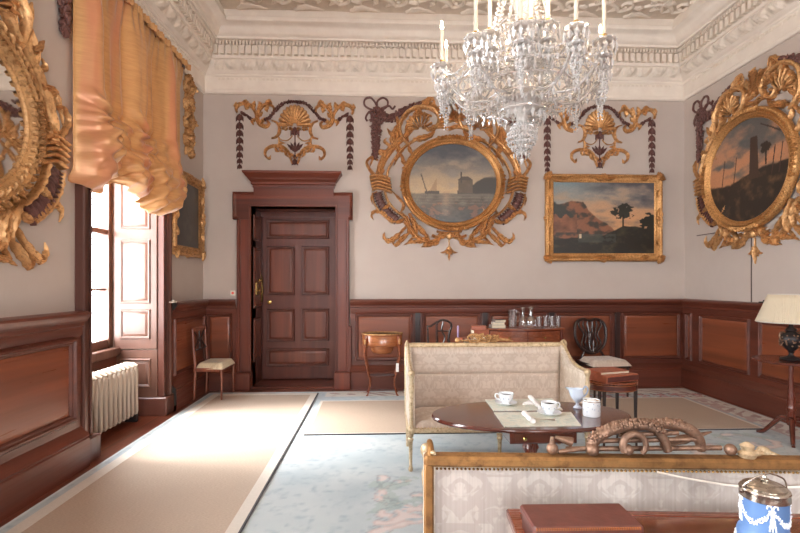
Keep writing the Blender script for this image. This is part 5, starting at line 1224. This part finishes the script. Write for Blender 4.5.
# demi-lune commode
cm = thing('commode', 'bow fronted inlaid mahogany commode with decanters on top against the back wall', 'commode', (1.90, 6.52, 0))
def bow(w, d, k=40): return [(w*cos(PI+PI*i/k), d*math.sin(PI+PI*i/k)) for i in range(k+1)]
def bw(w, d): return [(-w, 0)]+[(w*max(-1, min(1, 1.0*cos(PI+PI*i/30))), d*math.sin(PI+PI*i/30)*1.0) for i in range(31)]+[(w, 0)]
def bowed(w, d0, d1): return [(-w, .0)]+[(-w+2*w*i/24, -d0-(d1-d0)*math.sin(PI*i/24)) for i in range(25)]+[(w, .0)]
MB().poly(bowed(.53, .30, .44), .838, .858, axis=2).build('commode_top', M['lidw'], cm, ang=40)
MB().poly(bowed(.50, .28, .415), .14, .838, axis=2).build('carcass', M['mahog'], cm, ang=40)
def bowfront(x0, x1, z0, z1, out):
    def fn(a, b):
        x = lerp(x0, x1, a); i = (x+.5)/1.0; return (x, -.28-.135*math.sin(PI*min(1, max(0, i)))-out, lerp(z0, z1, b))
    g = MB().grid(fn, 16, 1)
    def fn2(a, b): p = fn(a, b); return (p[0], p[1]+out, p[2])
    e = MB().grid(fn2, 16, 1); n_ = len(g.v); g.add(e.v, []); 
    for i in range(16): g.f += [(i, i+1, n_+i+1, n_+i), (17+i, 17+i+1, n_+17+i+1, n_+17+i)]
    g.f += [(0, 17, n_+17, n_), (16, 33, n_+33, n_+16)]
    return g
for x0, x1 in ((-.46, -.005), (.005, .46)):
    dd = bowfront(x0, x1, .66, .82, .008).build('drawer', M['lidw'], cm); xm = (x0+x1)/2; MB().ball((xm, -.28-.135*math.sin(PI*(xm+.5))-.02, .74), .014, 8, 5).build('knob', M['brass'], dd)
    dd = bowfront(x0, x1, .18, .64, .008).build('cupboard_door', M['satin'], cm)
for s in (-1, 1):
    MB().tube([(s*.49, -.27, .84), (s*.505, -.28, .6), (s*.50, -.28, .3), (s*.52, -.30, .1), (s*.56, -.32, 0)], [.022, .026, .018, .016, .018], 8).build('leg', M['mahogz'], cm)
    MB().tube([(s*.48, -.03, .2), (s*.49, -.03, 0)], [.02, .015], 8).build('leg', M['mahogz'], cm)
ct = .8585
def onc(px, Y): return (onY(px, 320, Y).x, Y, ct)
for k, (px, w, h, c, r, Y) in enumerate(((497.5,.19,.04,(150,140,132),.05,6.3), (498,.16,.035,(196,188,176),-.1,6.3), (499,.15,.03,(120,112,110),.08,6.3))):
    m_ = plain('book_cloth_%d' % k, c, .6); x = onc(px, Y)
    book('stacked_book', ('grey bound book at the bottom of the small pile on the commode', 'cream bound book in the middle of the small pile on the commode', 'slate grey book topping the small pile on the commode')[k], (x[0], Y, ct+(0, .0406, .0762)[k]), r, w, .13, h, m_, 'books on the commode')
dec = thing('decanter', 'clear glass decanter with stopper on the commode beside the tall glass jug', 'decanter', onc(523, 6.36), 0, 'decanters on the commode'); dec.scale = (1.15, 1.15, 1.12)
MB().lathe([(0,.004),(.045,0),(.05,.01),(.05,.08),(.04,.11),(.018,.135),(.016,.18),(.022,.186)], n=20).build('bottle_body', M['glass'], dec)
MB().lathe([(.012,.16),(.014,.188),(.008,.194),(.02,.205),(.026,.222),(.018,.238),(0,.242)], n=16).build('stopper', M['glass'], dec)
dup(dec, onc(530.8, 6.25), 0, 'taller clear glass decanter with stopper next to the tumblers', scale=(1.35, 1.35, 1.18))
j = thing('glass_jug', 'tall straight clear glass jug beside the small pile of books', 'jug', onc(512.5, 6.28)); j.scale = (1.1, 1.1, 1.18)
MB().lathe([(0,.004),(.042,0),(.045,.008),(.05,.1),(.052,.2),(.050,.2),(.047,.1),(.042,.015),(0,.012)], n=20).build('jug_body', M['glass'], j)
MB().tube(catm([(.05,0,.18),(.08,0,.17),(.082,0,.09),(.048,0,.06)], 5), .006, 8).build('jug_handle', M['glass'], j)
gm = MB().lathe([(0,.006),(.03,0),(.033,.006),(.038,.115),(.036,.115),(.031,.014),(0,.014)], n=16)
labs = ['clear tumbler on the commode, closest to the decanters', 'clear tumbler on the commode, second from the decanters', 'clear tumbler on the commode, third from the decanters', 'clear tumbler at the outer end of the row on the commode', 'clear tumbler standing behind the row on the commode']
g0 = tag(gm.build('tumbler', M['glass'], loc=onc(539, 6.26)), labs[0], 'tumbler', 'tumblers on the commode'); g0.scale = (1.0, 1.0, 1.3)
for k, px in enumerate((545.5, 552, 558)): dup(g0, onc(px, (6.28, 6.25, 6.27)[k]), label=labs[k+1])
dup(g0, onc(548.5, 6.38), label=labs[4])

# kidney work table by the door
wk = thing('work_table', 'small inlaid oval work table on curved legs beside the door', 'table', (.03, 6.26, 0))
A_, B_ = .27, .17
tb = MB(); tb.rings([ell(.004, .775), ell(0, .779), ell(0, .788), ell(.004, .79)]); tb.build('table_top', M['lidw'], wk, ang=40)
A_, B_ = .26, .16; MB().rings([ell(.004, .775), ell(.0, .77), ell(0, .645), ell(.01, .635)]).build('frieze', M['satin'], wk, ang=40)
tb = MB(); tb.rings([ell(.0, .78), ell(-.012, .785), ell(-.012, .80), ell(.0, .803), ell(.01, .79)]); tb.build('brass_rim', M['gilt_old'], wk, ang=40)
A_, B_ = .15, .11; MB().rings([ell(.0, .64), ell(0.005, .58), ell(.03, .54), ell(.05, .53)]).build('work_bag_box', M['satin'], wk, ang=40)
for sx in (-1, 1):
    for sy in (-1, 1):
        x, y = sx*.2, sy*.1
        lg = MB().tube(catm([(x, y, .77), (x*1.08, y*1.2, .66), (x*1.12, y*1.25, .52), (x*.95, y, .34), (x*.78, y*.8, .16), (x*.9, y, .04), (x*1.0, y*1.1, 0)], 4), [.02,.021,.022,.022,.021,.02,.019,.018,.017,.016,.015,.0145,.014,.0135,.013,.0125,.012,.0115,.011,.0105,.010,.0105,.011,.013,.014][:25], 8).build('leg', M['lidw'], wk)
        MB().ball((x*1.1, y*1.3, .70), .024, 8, 6, (.7, .7, 1.8)).build('leg_mount', M['gilt_old'], lg)
A_, B_ = .19, .1; MB().rings([ell(.0, .24), ell(0, .255)]).build('lower_shelf', M['mahog'], wk, ang=40)
tg = tag(MB().box((-.018, -.002, 0), (.018, .002, .11), .001).build('paper_tag', M['linen'], loc=(.18, 6.15, .31)), 'narrow white paper tag hanging at the work table leg', 'tag')
tg.location = (.222, 6.10, .32)

# tripod table and lamp
tx, ty = 3.785, 4.27
tt = thing('tripod_table', 'mahogany tripod table with round top under the lamp by the right wall', 'table', (tx, ty, 0))
MB().lathe([(0,.722),(.28,.722),(.30,.728),(.302,.738),(.296,.744),(.285,.742),(0,.742)], n=48).build('table_top', M['mahog'], tt, ang=40)
MB().lathe([(.02,.722),(.045,.715),(.02,.69),(.018,.6),(.022,.5),(.026,.42),(.036,.36),(.03,.31),(.04,.29),(.03,.26),(.034,.2),(.04,.17),(.03,.14),(.0,.12)], n=20).build('pillar', M['mahogz'], tt)
for a in (2.1, 4.05, 6.1):
    MB().tube(catm([(cos(a)*r, sin(a)*r, z) for r, z in ((.02,.2),(.08,.19),(.15,.11),(.22,.03),(.27,.012))], 5), [.026-.0006*k for k in range(21)], 8, up=(0,0,1)).build('leg', M['mahog'], tt)
lp = thing('table_lamp', 'table lamp with cream pleated shade and dark relief urn base', 'lamp', (tx, ty+.0, .7445))
MB().lathe([(0,0),(.085,0),(.088,.008),(.08,.016),(.05,.022),(.03,.03),(.018,.045),(.015,.06),(.03,.068),(.018,.075),(.04,.095),(.075,.14),(.088,.185),(.082,.225),(.05,.245),(.035,.26),(.045,.27),(.04,.285),(.02,.30),(.012,.34),(0,.34)], n=28).build('lamp_base', M['iron'], lp, ang=50)
rl = MB(); rr = random.Random(6)
for k in range(12):
    a = k*PI/6; leaf_ = [(.078*cos(a), .078*sin(a), .15)]
    for q in range(7): b = a+rr.uniform(-.2, .2); z = rr.uniform(.13, .23); R_ = .076+.012*math.sin((z-.1)/.13*PI); rl.ball((R_*cos(b), R_*sin(b), z), .008, 6, 4)
for s in (-1, 1): rl.tube(catm([(s*.06, 0, .25), (s*.10, 0, .25), (s*.11, 0, .21), (s*.088, 0, .17)], 5), .007, 8)
rl.build('relief_figures', M['bronze'], lp)
def shade(a, b, o=0):
    an = 2*PI*a; r = lerp(.266, .168, b)-o+.0032*cos(an*100); return (r*cos(an), r*sin(an), lerp(.345, .60, b))
s_ = MB().grid(lambda a, b: shade(a, b), 600, 6); s_.build('lamp_shade', M['shade'], lp, ang=180, solid=.002)
hb = MB(); hb.tube([(.266*cos(2*PI*k/48), .266*sin(2*PI*k/48), .346) for k in range(48)], .004, 6, loop=True); hb.tube([(.168*cos(2*PI*k/48), .168*sin(2*PI*k/48), .60) for k in range(48)], .004, 6, loop=True)
for k in range(3): hb.tube([(0, 0, .59), (.168*cos(k*2.1), .168*sin(k*2.1), .598)], .002, 5)
hb.tube([(0, 0, .33), (0, 0, .59)], .005, 6); hb.build('shade_binding', M['tape'], lp)
MB().ball((0, 0, .42), .032, 12, 8, (1, 1, 1.3)).build('light_bulb', M['glass'], lp)

# ------------------------------------------------------------------ carpets
CX0, CX1, CY0, CY1 = -2.24, 4.17, .3, 6.42
scr = []
rr = random.Random(21)
def spi(cx, cy, r0, a0, turns, sg=1): return [(cx+r0*(1-k/26*.85)*cos(a0+sg*turns*2*PI*k/26), cy+r0*(1-k/26*.85)*sin(a0+sg*turns*2*PI*k/26)) for k in range(27)]
scr.append(spi(.22, 3.22, .28, 1.6, .9, 1)); scr.append(spi(.25, 2.72, .26, 2.2, .8, -1)); scr.append(spi(.05, 3.0, .12, 4.2, 1.1, 1)); scr.append(spi(.45, 3.3, .5, 2.6, .5, 1)); scr.append(spi(.6, 2.5, .7, 2.8, .3, -1))
scr.append(spi(1.9, 3.2, .4, 0.6, .9, 1)); scr.append(spi(2.2, 2.6, .4, 0.1, .8, -1)); scr.append(spi(2.9, 3.9, .3, .5, .9, 1)); scr.append(spi(3.4, 4.2, .28, 2.5, .9, -1))
def carpet(U, V):
    X, Y = U+CX0, V+CY0; n = fbm(X*3, Y*3, 4, 2); m = fbm(X*22, Y*22, 3, 4); w = fbm(X*9, Y*9, 3, 11)
    c = mixc(C(178,190,196), C(196,204,206), (n-.35)*2.4); c = mixc(c, C(162,176,186), (m-.55)*3)
    d = np.full(X.shape, 9.0)
    for P in scr:
        for (x0, y0), (x1, y1) in zip(P, P[1:]):
            t = np.clip(((X-x0)*(x1-x0)+(Y-y0)*(y1-y0))/((x1-x0)**2+(y1-y0)**2), 0, 1); d = np.minimum(d, np.hypot(X-x0-t*(x1-x0), Y-y0-t*(y1-y0)))
    d = d+(w-.5)*.09
    c = mixc(c, C(206,186,182), (.034-d)*60*(m < .6)); c = mixc(c, C(218,206,202), (.016-d)*80); edge = np.exp(-((d-.036)/.006)**2); c = mixc(c, C(140,134,140), edge*.5*(m > .4))
    c = mixc(c, C(150,170,160), ((w > .6) & (d < .1))*.35)
    # borders
    e = np.minimum(np.minimum(X-CX0, CX1-X), np.minimum(CY1-Y, Y-CY0))
    c = mixc(c, C(214,208,200), (.30-e)*60*(e > .02)*(X > -.7)); sc_ = np.sin(X*19+3*np.sin(Y*9))*np.sin(Y*21+2*np.sin(X*7)); c = mixc(c, C(168,140,136), (sc_ > .35)*(e < .26)*(e > .06)*.8*(X > -.7))
    c = mixc(c, C(214,222,224), (e < .03)*1.0)
    bd = (Y > 5.92) & (Y < 6.14) & (X > 1.6); c = mixc(c, C(196,140,140), bd*(np.sin(X*26+4*w)+np.cos(Y*40+6*m) > .1)*.85); c = mixc(c, C(120,92,96), bd*(m > .62)*.7)
    bd = (X > 3.84) & (Y > 4.2) & (Y < 6.1) & (X < 4.05); c = mixc(c, C(186,160,156), bd*(w > .5)*.8)
    return c
cp = paint_grid('carpet', M['carpet'], None, carpet, CX1-CX0, CY1-CY0, 428, 410, lambda u, v: (u, v, 0), loc=(CX0, CY0, .006))
tag(cp, 'large pale blue carpet with pink scrolls and a cream border', 'carpet')
ru = thing('sisal_runner', 'wide sisal runner with dark right-hand binding in front of the window', 'rug', (-1.475, 3.5, .008))
hx = .675; y0, y1 = -3.2, 2.80
MB().box((-hx+.09, y0, 0), (hx-.09, y1-.09, .008)).build('sisal_field', M['sisal'], ru, smooth=False)
b = MB(); b.box((-hx, y0, 0), (-hx+.09, y1, .009)); b.box((hx-.09, y0, 0), (hx-.014, y1, .009)); b.box((-hx+.09, y1-.09, 0), (hx-.09, y1, .009)); b.build('tape_border', M['tape'], ru, smooth=False)
MB().box((hx-.014, y0, 0), (hx, y1, .010)).build('dark_binding', M['tapedark'], ru, smooth=False)
r2 = thing('sisal_mat', 'sisal mat lying across the blue carpet behind the far settee', 'rug', (1.54, 5.225, .008))
hx, hy = 2.26, .655
MB().box((-hx+.03, -hy+.03, 0), (hx-.03, hy-.03, .008)).build('sisal_field', M['sisal'], r2, smooth=False)
b = MB(); b.box((-hx, -hy+.012, 0), (-hx+.03, hy, .009)); b.box((hx-.03, -hy+.012, 0), (hx, hy, .009)); b.box((-hx+.03, hy-.03, 0), (hx-.03, hy, .009)); b.box((-hx+.03, -hy+.012, 0), (hx-.03, -hy+.03, .009)); b.build('tape_border', M['tape'], r2, smooth=False)
MB().box((-hx, -hy, 0), (hx, -hy+.012, .010)).build('dark_binding', M['tapedark'], r2, smooth=False)

# ================================================================== CHANDELIER
ch = thing('chandelier', 'large crystal chandelier hung with drops and lit candle lamps', 'chandelier', (.937, 3.14, 0))
K = M['crystal']
rr = random.Random(11)
st_ = MB().lathe([(0,2.30),(.02,2.31),(.03,2.33),(.012,2.35),(.05,2.40),(.07,2.45),(.03,2.50),(.04,2.56),(.11,2.60),(.13,2.66),(.07,2.72),(.04,2.80),(.06,2.86),(.085,2.95),(.05,3.05),(.03,3.15),(.045,3.25),(.07,3.35),(.04,3.45),(.03,3.7),(.05,3.75),(.03,3.8),(.03,4.0)], n=24, rib=.05, ribs=12).build('glass_stem', K, ch, ang=50)
MB().tube([(0,0,3.95),(0,0,ZC)], .012, 8).build('hanging_chain', M['brass'], ch)
MB().lathe([(0,ZC-.001),(.12,ZC-.001),(.11,ZC-.03),(.04,ZC-.06),(0,ZC-.08)], n=20).build('ceiling_rose', M['gilt'], ch)
def drop(m, x, y, z, s): m.gem((x, y, z), .0105*s, .052*s, 6); m.gem((x, y, z+.036*s), .006*s, .016*s, 6)
def chain(m, a, b, sag, sz=.009, n=None, grow=0):
    a, b = Vector(a), Vector(b); L = (a-b).length+sag; n = n or max(4, int(L/(sz*2.3)))
    for i in range(n+1):
        t = i/n; p = a.lerp(b, t); p.z -= sag*4*t*(1-t); s = sz*(1+grow*math.sin(PI*t)); m.gem(p, s, s*2, 6)
def bobeche(m, x, y, z, r, nd, s=1, dish=None):
    m = MB()
    (dish or m).lathe([(.008,.03),(.02,.028),(r*.6,.004),(r,.012),(r*1.02,.016),(r*.6,.012),(.02,.036)], (x, y, z), 16, rib=.06, ribs=8)
    for k in range(nd): a = 2*PI*k/nd; drop(m, x+r*cos(a), y+r*sin(a), z-.028*s, s)
    return m
lights = []
def arm(ang, r, z, zroot, name='candle_arm', n=8, drp=10, cn=True):
    ux, uy = cos(ang), sin(ang); am = thing(name, None, None) if False else None
    m = MB(); P = catm([(.06, zroot), (r*.35, zroot-.04), (r*.68, zroot-.05), (r*.94, z-.12), (r*1.0, z-.06), (r, z-.02)], 6)
    m.tube([(p.x*ux, p.x*uy, p.y) for p in P], .0095, 8); a = m.build('glass_arm', K, ch, ang=60)
    d = MB(); x, y = r*ux, r*uy; dish = MB()
    for h_, r_, n_, s_ in ((.03, .066, drp, 1.25), (.12, .045, 8, 1.1), (.19, .028, 6, 1.0)): bobeche(d, x, y, z-h_, r_, n_, s_, dish).build('drop_ring', K, a, smooth=False)
    dish.build('drip_pan', K, a, ang=50)
    for k in range(7):   # strands falling under the lower pan
        b_ = 2*PI*k/7; chain(d, (x+.03*cos(b_), y+.03*sin(b_), z-.20), (x+.012*cos(b_+1), y+.012*sin(b_+1), z-.20-.09-.03*(k % 3)), 0, .0085)
    for i in range(3, len(P)-3, 2):
        for s in (0,): drop(d, P[i].x*ux+.012*rr.uniform(-1, 1), P[i].x*uy+.012*rr.uniform(-1, 1), P[i].y-.04, rr.uniform(.8, 1.15))
    d.build('drop_cluster', K, a, smooth=False)
    MB().lathe([(0,0),(.012,0),(.0115,.225),(0,.228)], (x, y, z), 12).build('candle_sleeve', M['candle'], a)
    MB().lathe([(.012,0),(.016,.004),(.016,.02),(.012,.024)], (x, y, z), 12).build('nozzle', M['brass'], a)
    MB().lathe([(0,.225),(.007,.228),(.0105,.242),(.0075,.262),(.003,.28),(0,.284)], (x, y, z), 10).build('flame_bulb', M['flame'], a)
    lights.append((x, y, z+.25)); return (x, y, z)
low = [arm(math.radians(g), .53, 2.89, 2.70) for g in (0, 28, 62, 118, 152, 180, 224, 253, 287, 316)]
up = [arm(math.radians(g), .36, 2.98, 2.92, drp=9) for g in (48, 90, 132, 222, 262, 278, 318)]
# swags between arm ends, and strands up to the crown
crown = 3.72
def ringpt(r, z, a): return (r*cos(a), r*sin(a), z)
NL = len(low)
for k in range(NL):
    a, b = low[k], low[(k+1) % NL]; m = MB(); chain(m, (a[0], a[1], a[2]-.03), (b[0], b[1], b[2]-.03), .10, .009); chain(m, (a[0], a[1], a[2]-.11), (b[0], b[1], b[2]-.11), .07, .008)
    for q in range(5):
        t = (q+1)/6; x, y = lerp(a[0], b[0], t), lerp(a[1], b[1], t); drop(m, x, y, a[2]-.06-.4*t*(1-t)-.02, 1.0)
    m.build('swag_strand', K, ch, smooth=False)
    an = math.atan2(a[1], a[0]); m = MB(); chain(m, ringpt(.09, 3.40, an), (a[0]*.94, a[1]*.94, a[2]-.02), .28, .0095); chain(m, ringpt(.07, 2.72, an+.1), (a[0]*.9, a[1]*.9, a[2]-.1), .14, .009)
    m.build('swag_strand', K, ch, smooth=False)
for k in range(14):
    an = 2*PI*k/14; m = MB(); chain(m, ringpt(.06, crown, an), ringpt(.20, 3.08, an), -.0, .013); chain(m, ringpt(.20, 3.08, an), ringpt(.07, 2.84, an), .05, .011)
    m.build('crown_strand', K, ch, smooth=False)
# tiers of hanging drops and the basket
def tier(r, z, nd, s, ring=True, nm='drop_tier', rad=.006):
    m = MB()
    if ring: m.tube([ringpt(r, z, 2*PI*k/40) for k in range(40)], rad, 6, loop=True)
    for k in range(nd):
        a = 2*PI*k/nd+rr.uniform(-.03, .03); drop(m, r*cos(a), r*sin(a), z-.035*s, s*rr.uniform(.9, 1.15))
        if k % 2 == 0: chain(m, ringpt(r, z, a), ringpt(r, z, a+4*PI/nd), .05*s, .007, 7)
    m.build(nm, K, ch, smooth=False)
for r, z, nd, s in ((.42, 2.76, 26, 1.35), (.36, 2.70, 24, 1.35), (.30, 2.76, 30, 1.2), (.22, 2.66, 24, 1.2), (.15, 2.58, 18, 1.2), (.22, 2.98, 24, 1.1), (.14, 3.16, 18, 1.0), (.12, 3.40, 16, 1.1)): tier(r, z, nd, s)
bk = MB()
for j in range(7):
    t = j/6; r = .082*math.sin(PI*(.12+.80*t))+.012; z = 2.50-.19*t
    for k in range(max(6, int(r*2*PI/.019))): a = 2*PI*k/max(6, int(r*2*PI/.019))+j*.2; bk.gem((r*cos(a), r*sin(a), z), .0105, .032, 6)
for k in range(10): a = 2*PI*k/10; drop(bk, .05*cos(a), .05*sin(a), 2.295, .8)
bk.gem((0, 0, 2.265), .018, .06, 8)
bk.build('crystal_basket', K, ch, smooth=False)
for i, (x, y, z) in enumerate(lights):
    L = bpy.data.lights.new('candle_light', 'POINT'); L.energy = CANDLE; L.color = (1, .74, .52); L.shadow_soft_size = .012
    o = bpy.data.objects.new('candle_light', L); COL.objects.link(o); o.parent = ch; o.location = (x, y, z)

# ================================================================== CAMERA AND LIGHT
cam = bpy.data.cameras.new('camera'); co = bpy.data.objects.new('camera', cam); COL.objects.link(co)
cam.sensor_width = 36; cam.lens = F*36/800; cam.shift_x = 0; cam.shift_y = (HZ-266.5)/800; cam.clip_start = .05
co.location = (0, 0, CH); co.rotation_euler = (PI/2, 0, -TH); bpy.context.scene.camera = co
sc = bpy.context.scene
wd = bpy.data.worlds.new('world'); sc.world = wd; wd.use_nodes = True
bg = wd.node_tree.nodes['Background']; bg.inputs[0].default_value = (.93, .97, 1, 1); bg.inputs[1].default_value = SKY
for a, b in WIN:
    L = bpy.data.lights.new('window_portal', 'AREA'); L.shape = 'RECTANGLE'; L.size = b-a; L.size_y = WH-WS; L.cycles.is_portal = True
    o = bpy.data.objects.new('window_portal', L); COL.objects.link(o); o.location = (WX-.08, (a+b)/2, (WH+WS)/2); o.rotation_euler = (PI/2, 0, -PI/2)
for a, b in ADDED_WIN_X:  # portals for the added rear windows
    L = bpy.data.lights.new('window_portal', 'AREA'); L.shape = 'RECTANGLE'; L.size = b-a; L.size_y = 2.46; L.cycles.is_portal = True
    o = bpy.data.objects.new('window_portal', L); COL.objects.link(o); o.location = ((a+b)/2, YF-.22, 2.47); o.rotation_euler = (PI/2, 0, 0)
S_ = bpy.data.lights.new('sun', 'SUN'); S_.energy = SUN; S_.angle = math.radians(28); S_.color = (1, .97, .93)
o = bpy.data.objects.new('sun', S_); COL.objects.link(o); o.rotation_euler = Vector((1, .02, -1.05)).to_track_quat('-Z', 'Y').to_euler()
sc.view_settings.view_transform = 'Standard'; sc.view_settings.look = 'None'; sc.view_settings.gamma = 1; sc.view_settings.exposure = EXPO
sc.cycles.use_denoising = True; sc.cycles.max_bounces = 10; sc.cycles.diffuse_bounces = 6; sc.cycles.glossy_bounces = 4; sc.cycles.transmission_bounces = 8; sc.cycles.transparent_max_bounces = 16
sc.cycles.sample_clamp_indirect = 6; sc.cycles.caustics_reflective = False; sc.cycles.caustics_refractive = False
